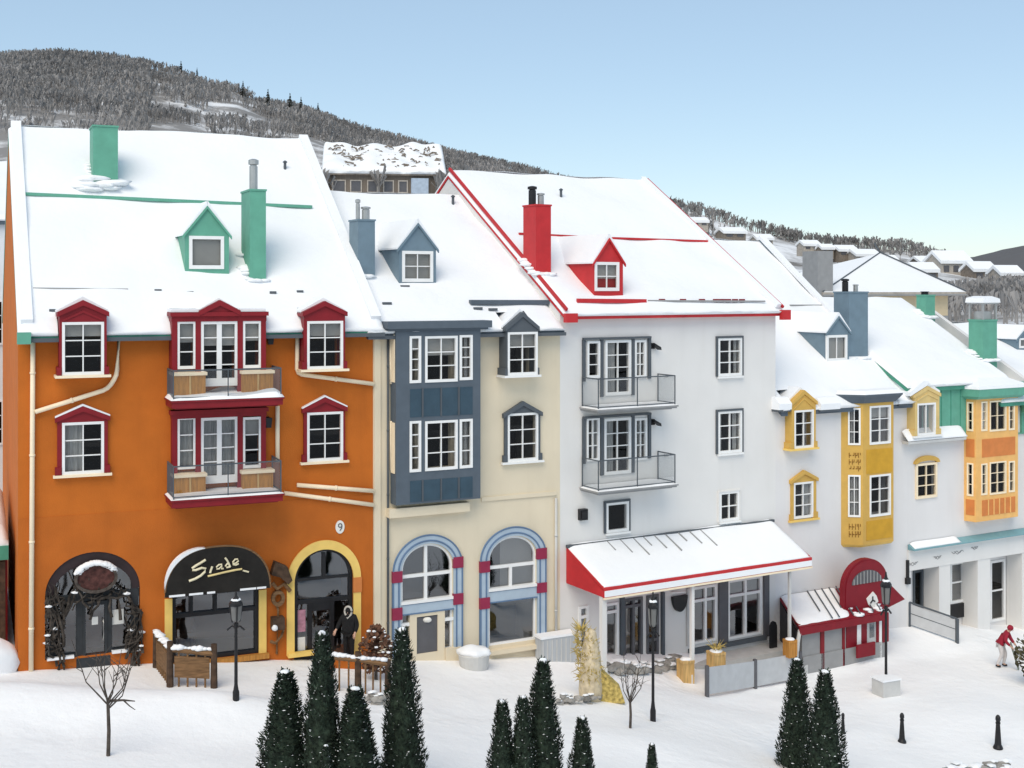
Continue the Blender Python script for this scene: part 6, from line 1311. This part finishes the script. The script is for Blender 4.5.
# wooden rails with snow
def wood_rail(name, label, pts, h, seed, board=True):
    Q = [G(*p) for p in pts]; t = thing(name, label, 'railing', Q[0]); rng = random.Random(seed); up = Vector((0, 0, 1))
    for q in Q: mb = MB(); mb.tube([q-up*.2, q+up*(h*rng.uniform(1.0, 1.18))], .1, 8, .085); mb.build('post', DWOOD, t)
    mb = MB(); mb.tube([q+up*(h*.92+.04*math.sin(i*2)) for i, q in enumerate(Q)], .08, 8); mb.build('handrail', BWOOD, t)
    sn = MB()
    for a, b in zip(Q, Q[1:]):
        n = int((b-a).length/.14)+1
        for i in range(n): p = a.lerp(b, i/n)+up*(h*.92+.09); sn.blob(p, rng.uniform(.07, .14), i+seed*50, (1.3, 1, .6), .4, 1)
    sn.build('snow', SNOW, t, smooth=True)
    for a, b in zip(Q, Q[1:]):
        d = (b-a).normalized(); n = max(2, int((b-a).length/.2)); mb = MB()
        if board:
            s = d.cross(up)*.03; a2, b2 = a+d*.12, b-d*.12; mb.hexa([a2+up*.25-s, b2+up*.25-s, b2+up*.25+s, a2+up*.25+s, a2+up*h*.78-s, b2+up*h*.78-s, b2+up*h*.78+s, a2+up*h*.78+s])
        for i in range(1, n): p = a.lerp(b, i/n); mb.tube([p-up*.1, p+up*h*.88], .028, 6)
        mb.build('boards', BWOOD, t)
    return t
wood_rail('wooden_railing', 'curved brown wooden railing topped with snow below the middle shop window', [(156, 668), (170, 686), (214, 688)], 1.05, 1)
wood_rail('wooden_railing', 'dark wooden railing heaped with snow behind the left clump of cedars', [(330, 690), (358, 694), (388, 696)], 1.0, 2, False)
# tan wooden planters
def planter(px, yb, wpx, hpx, label, plant=False, m=TANWOOD, w=None):
    P = G(px, yb)
    if w: P = FW.p(FW.U(px, w), w, FW.Z(px, yb, w))
    k = P.y/FP; w, h = wpx*k, hpx*k; t = thing('wooden_planter', label, 'planter', P, 'tan wooden planters along the porch'); mb = MB(); rot = .42
    mb.box(P+Vector((0, 0, h/2-.08)), (w*.86, w*.86, h+.1), rot); mb.build('box', m, t); mb = MB(); mb.box(P+Vector((0, 0, h-.02)), (w*.95, w*.95, .08), rot)
    for sx in (-1, 1):
        for sy in (-1, 1): c, s = math.cos(rot), math.sin(rot); x, y = sx*w*.4, sy*w*.4; mb.box(P+Vector((x*c-y*s, x*s+y*c, h*.45)), (w*.12, w*.12, h+.1), rot)
    mb.build('corner_trim', m, t); sn = MB(); sn.blob(P+Vector((0, 0, h+.03)), w*.42, int(px), (1, 1, .35), .3, 2); sn.build('snow', SNOW, t, smooth=True)
    if plant:
        pl = MB(); rng = random.Random(int(px))
        for i in range(60): a = rng.uniform(0, 6.28); L = rng.uniform(.15, .42); pl.tube([P+Vector((0, 0, h)), P+Vector((.6*L*math.cos(a), .6*L*math.sin(a), h+L*.6)), P+Vector((L*math.cos(a), L*math.sin(a), h+L*rng.uniform(.4, 1)))], .012, 4, .004)
        pl.build('dry_plant', STRAW, t)
    return t
planter(685.5, 680, 14, 20, 'tan wooden planter at the foot of the awning post, left end of the porch'); planter(716, 666, 15, 14, 'tan planter with dry stalks in the middle of the porch edge', True, w=2.0); planter(790, 653, 11, 13, 'orange-tan planter box by the thin awning pole', False, OWOOD, w=2.1)
P = G(474, 667); k = P.y/FP; t = thing('concrete_planter', 'rounded pale planter buried in snow between the two blue arches', 'planter', P); mb = MB(); mb.lathe([(.42, -.2), (.47, .2), (.5, .42), (.44, .46), (.3, .42)], P, 20); mb.build('tub', LGREY, t); mb = MB(); mb.blob(P+Vector((0, 0, .46)), .5, 2, (1.05, .9, .4), .25, 3); mb.build('snow', SNOW, t, smooth=True)
P = G(558, 660); u, w = FW.uw(P); t = thing('utility_box', 'ribbed grey metal box standing against the corner of the cream and white houses', 'utility box', P); mb = MB(); mb.fbox(FB, FB.U(541, .5), FB.U(575, .5), .1, .55, P.z-.4, FB.Z(558, 637, .5)); mb.build('cabinet', pm('galvanised_grey', (178, 182, 186), 1.0, var=.08, stretch=(9, 9, .3)), t)
mb = MB()
for i in range(7): uu = FB.U(543+i*4.6, .55); mb.fbox(FB, uu-.02, uu+.02, .551, .565, P.z-.2, FB.Z(558, 638, .5)-.03)
mb.build('ribs', LGREY, t); mb = MB(); mb.fbox(FB, FB.U(540, .5), FB.U(576, .5), .08, .57, FB.Z(558, 637, .5)+.002, FB.Z(558, 637, .5)+.08); mb.build('snow', SNOW, t)
# straw-wrapped shrub
P = G(588, 699); k = P.y/FP; t = thing('wrapped_shrub', 'tall yellow straw and burlap wrapped shrub at the left end of the awning', 'shrub', P); rng = random.Random(9); hh = 78*k
mb = MB(); mb.lathe([(.3, -.2), (.36, .3), (.33, .8), (.3, hh*.55), (.16, hh*.86), (.05, hh*.9)], P+Vector((.08, 0, 0)), 14); mb.build('burlap', BURLAP, t, smooth=True); mb = MB()
for i in range(420):
    f = rng.random(); a = rng.uniform(0, 6.28); lean = Vector((.12-.3*f, 0, 0)); z = hh*(.25+.65*f); r_ = .36*(1-.55*f); p = P+lean+Vector((r_*math.cos(a), r_*math.sin(a), z)); L = rng.uniform(.12, .32); d = Vector((math.cos(a)*.5+rng.uniform(-.4, .4), math.sin(a)*.5, rng.uniform(-.6, .9))); mb.tube([p, p+d*L], .014, 4, .005)
for i in range(30): p = P+Vector((-.2, 0, hh*.88)); d = Vector((rng.uniform(-1, .6), rng.uniform(-.4, .4), rng.uniform(-.1, 1))); mb.tube([p, p+d*rng.uniform(.2, .5)], .02, 4, .008)
mb.build('straw', STRAW, t); mb = MB(); q = P+Vector((.55, .1, 0)); mb.prism([q+Vector((-.25, -.2, -.1)), q+Vector((.55, -.2, -.1)), q+Vector((.4, -.2, .35)), q+Vector((-.25, -.2, .95))], [q+Vector((-.25, .2, -.1)), q+Vector((.55, .2, -.1)), q+Vector((.4, .2, .35)), q+Vector((-.25, .2, .95))]); mb.build('straw_bale', STRAW, t)
# dry stone edging under snow
def stones(label, pts, n, seed, r0=.13, name='stone_wall'):
    Q = [G(*p) for p in pts]; t = thing(name, label, 'stone wall', Q[0]); rng = random.Random(seed); mb = MB(); sn = MB()
    for i in range(n):
        s = rng.random()*(len(Q)-1); j = min(int(s), len(Q)-2); p = Q[j].lerp(Q[j+1], s-j)+Vector((rng.uniform(-.15, .15), rng.uniform(-.2, .2), rng.uniform(0, .22))); mb.blob(p, rng.uniform(.6, 1.25)*r0, i+seed, (1.4, 1.1, .75), .35, 1)
        if i % 2 == 0: sn.blob(p+Vector((0, 0, r0*.85)), r0*rng.uniform(.6, 1), i, (1.3, 1.1, .35), .4, 1)
    mb.build('stones', STONE, t); sn.build('snow', SNOW, t); return t
stones('low dry stone edging half under snow below the shop entrance of the white house', [(606, 672), (640, 672), (682, 664)], 70, 1, .17)
stones('flat grey stones showing through the snow at the foot of the straw-wrapped shrub', [(556, 704), (590, 704), (600, 698)], 34, 2, .1)
stones('snow-topped brown stone wall just entering at the bottom edge, under the right bollard', [(945, 778), (975, 775), (1010, 775)], 46, 3, .17)
stones('rough stones at the foot of the dark wooden railing', [(372, 702), (388, 704), (394, 700)], 24, 4, .12)
# dry brown shrub by the cream corner
def dry_shrub(P, h, label, m, seed, stake=False, snow=30):
    t = thing('dry_shrub', label, 'shrub', P); rng = random.Random(seed); mb = MB(); sn = MB()
    for i in range(220):
        a = rng.uniform(0, 6.28); f = rng.random(); c = P+Vector((0, 0, h*(.15+.75*f))); r_ = h*.3*math.sin(math.pi*(.15+.8*f)); e = c+Vector((r_*math.cos(a), r_*math.sin(a), rng.uniform(-.05, .2)))
        mb.tube([c, e], .02, 4, .008); s_ = rng.uniform(.03, .07); mb.add([e+Vector((s_, 0, 0)), e+Vector((0, s_, s_)), e+Vector((-s_, 0, .01)), e+Vector((0, -s_, -s_))], [(0, 1, 2, 3)])
        if i < snow: sn.blob(e+Vector((0, 0, .03)), rng.uniform(.03, .07), i, (1.2, 1, .6), .3, 1)
    mb.build('twigs', m, t, normals=False); sn.build('snow', SNOW, t); s = MB(); s.tube([P-Vector((0, 0, .3)), P+Vector((0, 0, h*.5))], .05 if not stake else .07, 8); s.build('stem', BARK if not stake else TANWOOD, t); return t
BRN = mat('withered_leaves', (.13, .065, .04), rough=.95, var=.6, scale=9)
P = G(376, 680); dry_shrub(P, 1.6, 'withered brown shrub with snow at the corner of the orange and cream houses', BRN, 1)
P = G(1034, 686); dry_shrub(P, 2.1, 'brown and green shrub tied to a pale stake at the right border', mat('olive_leaves', (.1, .09, .05), rough=.95, var=.7, scale=6), 2, True, 20)
# snow block at the left border
P = G(2, 670); mb = MB(); mb.blob(P+Vector((-.35, 0, .2)), .75, 8, (1, .8, 1), .15, 3); tag(mb.build('snow_heap', SNOW, None, smooth=True, base=P), 'heap of shovelled snow against the left border, beside the orange corner', 'snow heap')

# ---------------------------------------------------------------- people
def skin_mesh(name, nodes, edges, m, parent, P, sub=2, root=0):
    """one continuous skinned surface from joints {name: (x, y, z, radius)}"""
    keys = list(nodes); me = bpy.data.meshes.new(name); off = BASE.get(parent.name, Vector())
    me.from_pydata([tuple(Vector(nodes[k][:3])+P-off) for k in keys], [(keys.index(a), keys.index(b)) for a, b in edges], [])
    o = bpy.data.objects.new(name, me); C.objects.link(o); o.parent = parent; BASE[o.name] = off
    sk = o.modifiers.new('skin', 'SKIN')
    for i, k in enumerate(keys):
        r_ = nodes[k][3]; me.skin_vertices[0].data[i].radius = (r_, r_) if not isinstance(r_, tuple) else r_
    me.skin_vertices[0].data[root].use_root = True
    sk.use_smooth_shade = True; ss = o.modifiers.new('sub', 'SUBSURF'); ss.levels = sub; ss.render_levels = sub
    me.materials.append(m); return o
def person(P, rz, label, pose, coat, trousers, h=1.72, hood=True, hair=None, fat=1.0):
    t = thing('person', label, 'person', P); k = h/1.75
    rot = Matrix.Rotation(rz, 3, 'Z')
    def X(d): return {a: (*(rot @ Vector(v[:3])*k), (v[3]*k if not isinstance(v[3], tuple) else (v[3][0]*k, v[3][1]*k))) for a, v in d.items()}
    N = pose; b = {a: v for a, v in N.items()}
    E = [('pelvis', 'waist'), ('waist', 'chest'), ('chest', 'neck'), ('neck', 'head'), ('head', 'crown'), ('chest', 'ls'), ('ls', 'le'), ('le', 'lw'), ('lw', 'lh'), ('chest', 'rs'), ('rs', 're'), ('re', 'rw'), ('rw', 'rh'), ('pelvis', 'lp'), ('lp', 'lk'), ('lk', 'la'), ('la', 'lt'), ('pelvis', 'rp'), ('rp', 'rk'), ('rk', 'ra'), ('ra', 'rt')]
    for s in 'lr':     # five short fingers on each palm
        w = Vector(b[s+'w'][:3]); hnd = Vector(b[s+'h'][:3]); d = (hnd-w).normalized(); side = d.cross(Vector((0, 1, 0)))
        if side.length < .1: side = d.cross(Vector((1, 0, 0)))
        side.normalize(); nrm = side.cross(d)
        for j, (off, L) in enumerate(((-.036, .055), (-.012, .075), (.012, .08), (.034, .068))):
            p1 = hnd+side*off+d*.03; p2 = p1+d*L*.5+nrm*.012; p3 = p2+d*L*.4+nrm*.035
            for q, pp, r_ in ((1, p1, .0095), (2, p2, .009), (3, p3, .007)): b[f'{s}f{j}{q}'] = (*pp, r_)
            E += [(s+'h', f'{s}f{j}1'), (f'{s}f{j}1', f'{s}f{j}2'), (f'{s}f{j}2', f'{s}f{j}3')]
        p1 = w.lerp(hnd, .45)+side*-.04; p2 = p1+side*-.02+d*.04; b[s+'th1'] = (*p1, .011); b[s+'th2'] = (*p2, .009); E += [(s+'w', s+'th1'), (s+'th1', s+'th2')]
    skin_mesh('body', X(b), E, SKIN, t, P)
    up = ['waist', 'chest', 'neck', 'ls', 'le', 'lw', 'rs', 're', 'rw', 'pelvis']; gi = 1.22*fat
    cj = {a: (*N[a][:3], N[a][3]*gi if not isinstance(N[a][3], tuple) else (N[a][3][0]*gi, N[a][3][1]*gi)) for a in up}
    for s in 'lr':
        w, e = Vector(N[s+'w'][:3]), Vector(N[s+'e'][:3]); cj[s+'w'] = (*(w.lerp(e, .1)), .052)
    skin_mesh('jacket', X(cj), [('pelvis', 'waist'), ('waist', 'chest'), ('chest', 'neck'), ('chest', 'ls'), ('ls', 'le'), ('le', 'lw'), ('chest', 'rs'), ('rs', 're'), ('re', 'rw')], coat, t, P)
    tj = {a: (*N[a][:3], N[a][3]*1.2 if not isinstance(N[a][3], tuple) else (N[a][3][0]*1.12, N[a][3][1]*1.12)) for a in ('pelvis', 'lp', 'lk', 'la', 'rp', 'rk', 'ra')}
    skin_mesh('trousers', X(tj), [('pelvis', 'lp'), ('lp', 'lk'), ('lk', 'la'), ('pelvis', 'rp'), ('rp', 'rk'), ('rk', 'ra')], trousers, t, P)
    for s in 'lr':
        bj = {'a': (*N[s+'a'][:3], .062), 'h': (N[s+'a'][0], N[s+'a'][1]+.03, .05, .055), 't': (N[s+'t'][0], N[s+'t'][1], .05, .05)}; skin_mesh('boot', X(bj), [('a', 'h'), ('h', 't')], BLACK, t, P)
    hd = Vector(N['head'][:3]); cr = Vector(N['crown'][:3]); upv = (cr-hd).normalized()
    mb = MB(); c = rot @ ((hd+upv*.035)*k)+P; fw = rot @ Vector((0, -1, 0))
    if hood:
        c2 = c-fw*.035*k; bm = bmesh.new(); bmesh.ops.create_icosphere(bm, subdivisions=3, radius=1); idx = {}; vs = []; fs = []
        keep = [f for f in bm.faces if (f.calc_center_median().dot(fw) < .55)]
        for f in keep:
            ids = []
            for v in f.verts:
                if v.index not in idx: idx[v.index] = len(vs); vs.append(c2+Vector((v.co.x*.135, v.co.y*.15, v.co.z*.17))*k)
                ids.append(idx[v.index])
            fs.append(tuple(ids))
        bm.free(); mb.add(vs, fs); mb.build('hood', coat, t, smooth=True)
        fr = MB(); sd_ = fw.cross(Vector((0, 0, 1)))
        if True: mk = MB(); mk.blob(c+fw*.0*k, .118*k, 3, (.95, 1.0, 1.1), .03, 3); mk.build('hood_shade_fill', coat, t, smooth=True)  # added ball in the coat's colour: the shade inside the hood, hiding the face
        ringp = [c2+fw*.085*k+(sd_*math.cos(a)*.12+Vector((0, 0, math.sin(a)*.155)))*k-Vector((0, 0, .02)) for a in np.linspace(0, 6.283, 20)]
        fr.tube(ringp, .035*k, 8); fr.tube([c2+fw*.08*k+(sd_*.1-Vector((0, 0, .12)))*k, c2+fw*.13*k-Vector((0, 0, .24*k)), c2+fw*.08*k+(-sd_*.1-Vector((0, 0, .12)))*k], .035*k, 8); fr.build('fur_trim', FUR, t, smooth=True)
    else:
        mb.blob(c-fw*.012*k+Vector((0, 0, .025*k)), .118*k, 2, (.95, 1.05, .95), .05, 3); mb.build('hat', hair or coat, t, smooth=True)
    # face: eyes, nose, mouth, ears
    f = MB(); fc = rot @ (hd*k)+P+fw*.088*k; sdv = fw.cross(Vector((0, 0, 1)))
    for s in (-1, 1): f.blob(fc+sdv*s*.035*k+Vector((0, 0, .015*k)), .013*k, 1, (1, 1, .7), 0, 1)
    f.tube([fc+sdv*-.025*k-Vector((0, 0, .06*k)), fc-Vector((0, 0, .064*k))+fw*.004, fc+sdv*.025*k-Vector((0, 0, .06*k))], .007*k, 5); f.build('face_features', BLACK, t)
    n_ = MB(); n_.blob(fc+fw*.012*k-Vector((0, 0, .02*k)), .016*k, 1, (.8, 1.1, 1.4), 0, 2)
    for s in (-1, 1): n_.blob(rot @ (hd*k)+P+sdv*s*.088*k, .028*k, 1, (.45, .8, 1.2), 0, 2)
    n_.build('nose_and_ears', SKIN, t, smooth=True); return t
STAND = dict(pelvis=(0, 0, .95, (.15, .11)), waist=(0, 0, 1.1, (.14, .105)), chest=(0, 0, 1.34, (.165, .115)), neck=(0, 0, 1.5, .058), head=(0, -.02, 1.6, .088), crown=(0, -.01, 1.7, .07),
    ls=(.19, 0, 1.42, .062), le=(.27, .02, 1.15, .048), lw=(.25, -.12, .93, .034), lh=(.245, -.16, .86, .036), rs=(-.19, 0, 1.42, .062), re=(-.32, -.05, 1.18, .048), rw=(-.36, -.24, 1.02, .034), rh=(-.37, -.3, .97, .036),
    lp=(.1, 0, .88, .095), lk=(.11, -.01, .49, .066), la=(.11, .02, .09, .046), lt=(.12, -.13, .04, .038), rp=(-.1, 0, .88, .095), rk=(-.11, -.03, .49, .066), ra=(-.11, .0, .09, .046), rt=(-.13, -.15, .04, .038))
P = FO.p(FO.U(349, .55), .55, 0); P.z = FO.Z(346, 661, .55)
st = MB(); gzz = gz(P.x, P.y); st.fbox(FO, FO.U(316, .8), FO.U(368, .8), .09, .95, gzz-.3, P.z); tag(st.build('door_step', ORANGE2, None, base=P), 'orange entrance step under the yellow arched door', 'step')
person(P, R(-14), 'person in a black coat with a pale fur-edged hood at the yellow arched door', STAND, BLACKC, BLACKC, (661-607)*P.y/FP, fat=1.45)
BEND = dict(pelvis=(0, .1, .93, (.15, .11)), waist=(0, .05, 1.07, (.14, .105)), chest=(0, -.1, 1.27, (.165, .115)), neck=(0, -.19, 1.4, .058), head=(0, -.26, 1.48, .088), crown=(0, -.3, 1.57, .07),
    ls=(.19, -.13, 1.33, .062), le=(.24, -.25, 1.06, .048), lw=(.16, -.4, .9, .034), lh=(.14, -.45, .85, .036), rs=(-.19, -.13, 1.33, .062), re=(-.25, -.12, 1.06, .048), rw=(-.2, -.3, .88, .034), rh=(-.18, -.36, .83, .036),
    lp=(.1, .08, .86, .095), lk=(.12, -.08, .48, .066), la=(.12, .0, .09, .046), lt=(.13, -.15, .04, .038), rp=(-.1, .08, .86, .095), rk=(-.12, .02, .49, .066), ra=(-.12, .2, .09, .046), rt=(-.13, .05, .04, .038))
P = G(1003, 667); h_ = (667-624)*P.y/FP*1.06
person(P, R(62), 'person in a red jacket and pale trousers leaning forward near the right border', BEND, RJACK, GPANT, h_, False, RJACK, 1.22)
fw = Matrix.Rotation(R(62), 3, 'Z') @ Vector((0, -1, 0)); c = P+fw*.42+Vector((0, 0, .0)); mb = MB(); n = 10
sec = [(-.0, .11), (.12, .14), (.6, .12), (1.0, .13), (1.15, .08)]; lean = -fw*.28+Vector((0, 0, 0)); sdv = fw.cross(Vector((0, 0, 1)))
L_ = [c+fw*.12+lean*(z/1.15)+Vector((0, 0, z*.82)) for z, w in sec]
vs = []
for (z, w), q in zip(sec, L_): vs += [q-sdv*w-fw*.015, q+sdv*w-fw*.015, q+sdv*w+fw*.015, q-sdv*w+fw*.015]
fs = [(3, 2, 1, 0), (16, 17, 18, 19)]+[(i*4+j, i*4+(j+1) % 4, (i+1)*4+(j+1) % 4, (i+1)*4+j) for i in range(4) for j in range(4)]; mb.add(vs, fs); tag(mb.build('snowboard', BOARD, None, base=c), 'grey-green snowboard held upright by the person in the red jacket', 'snowboard')
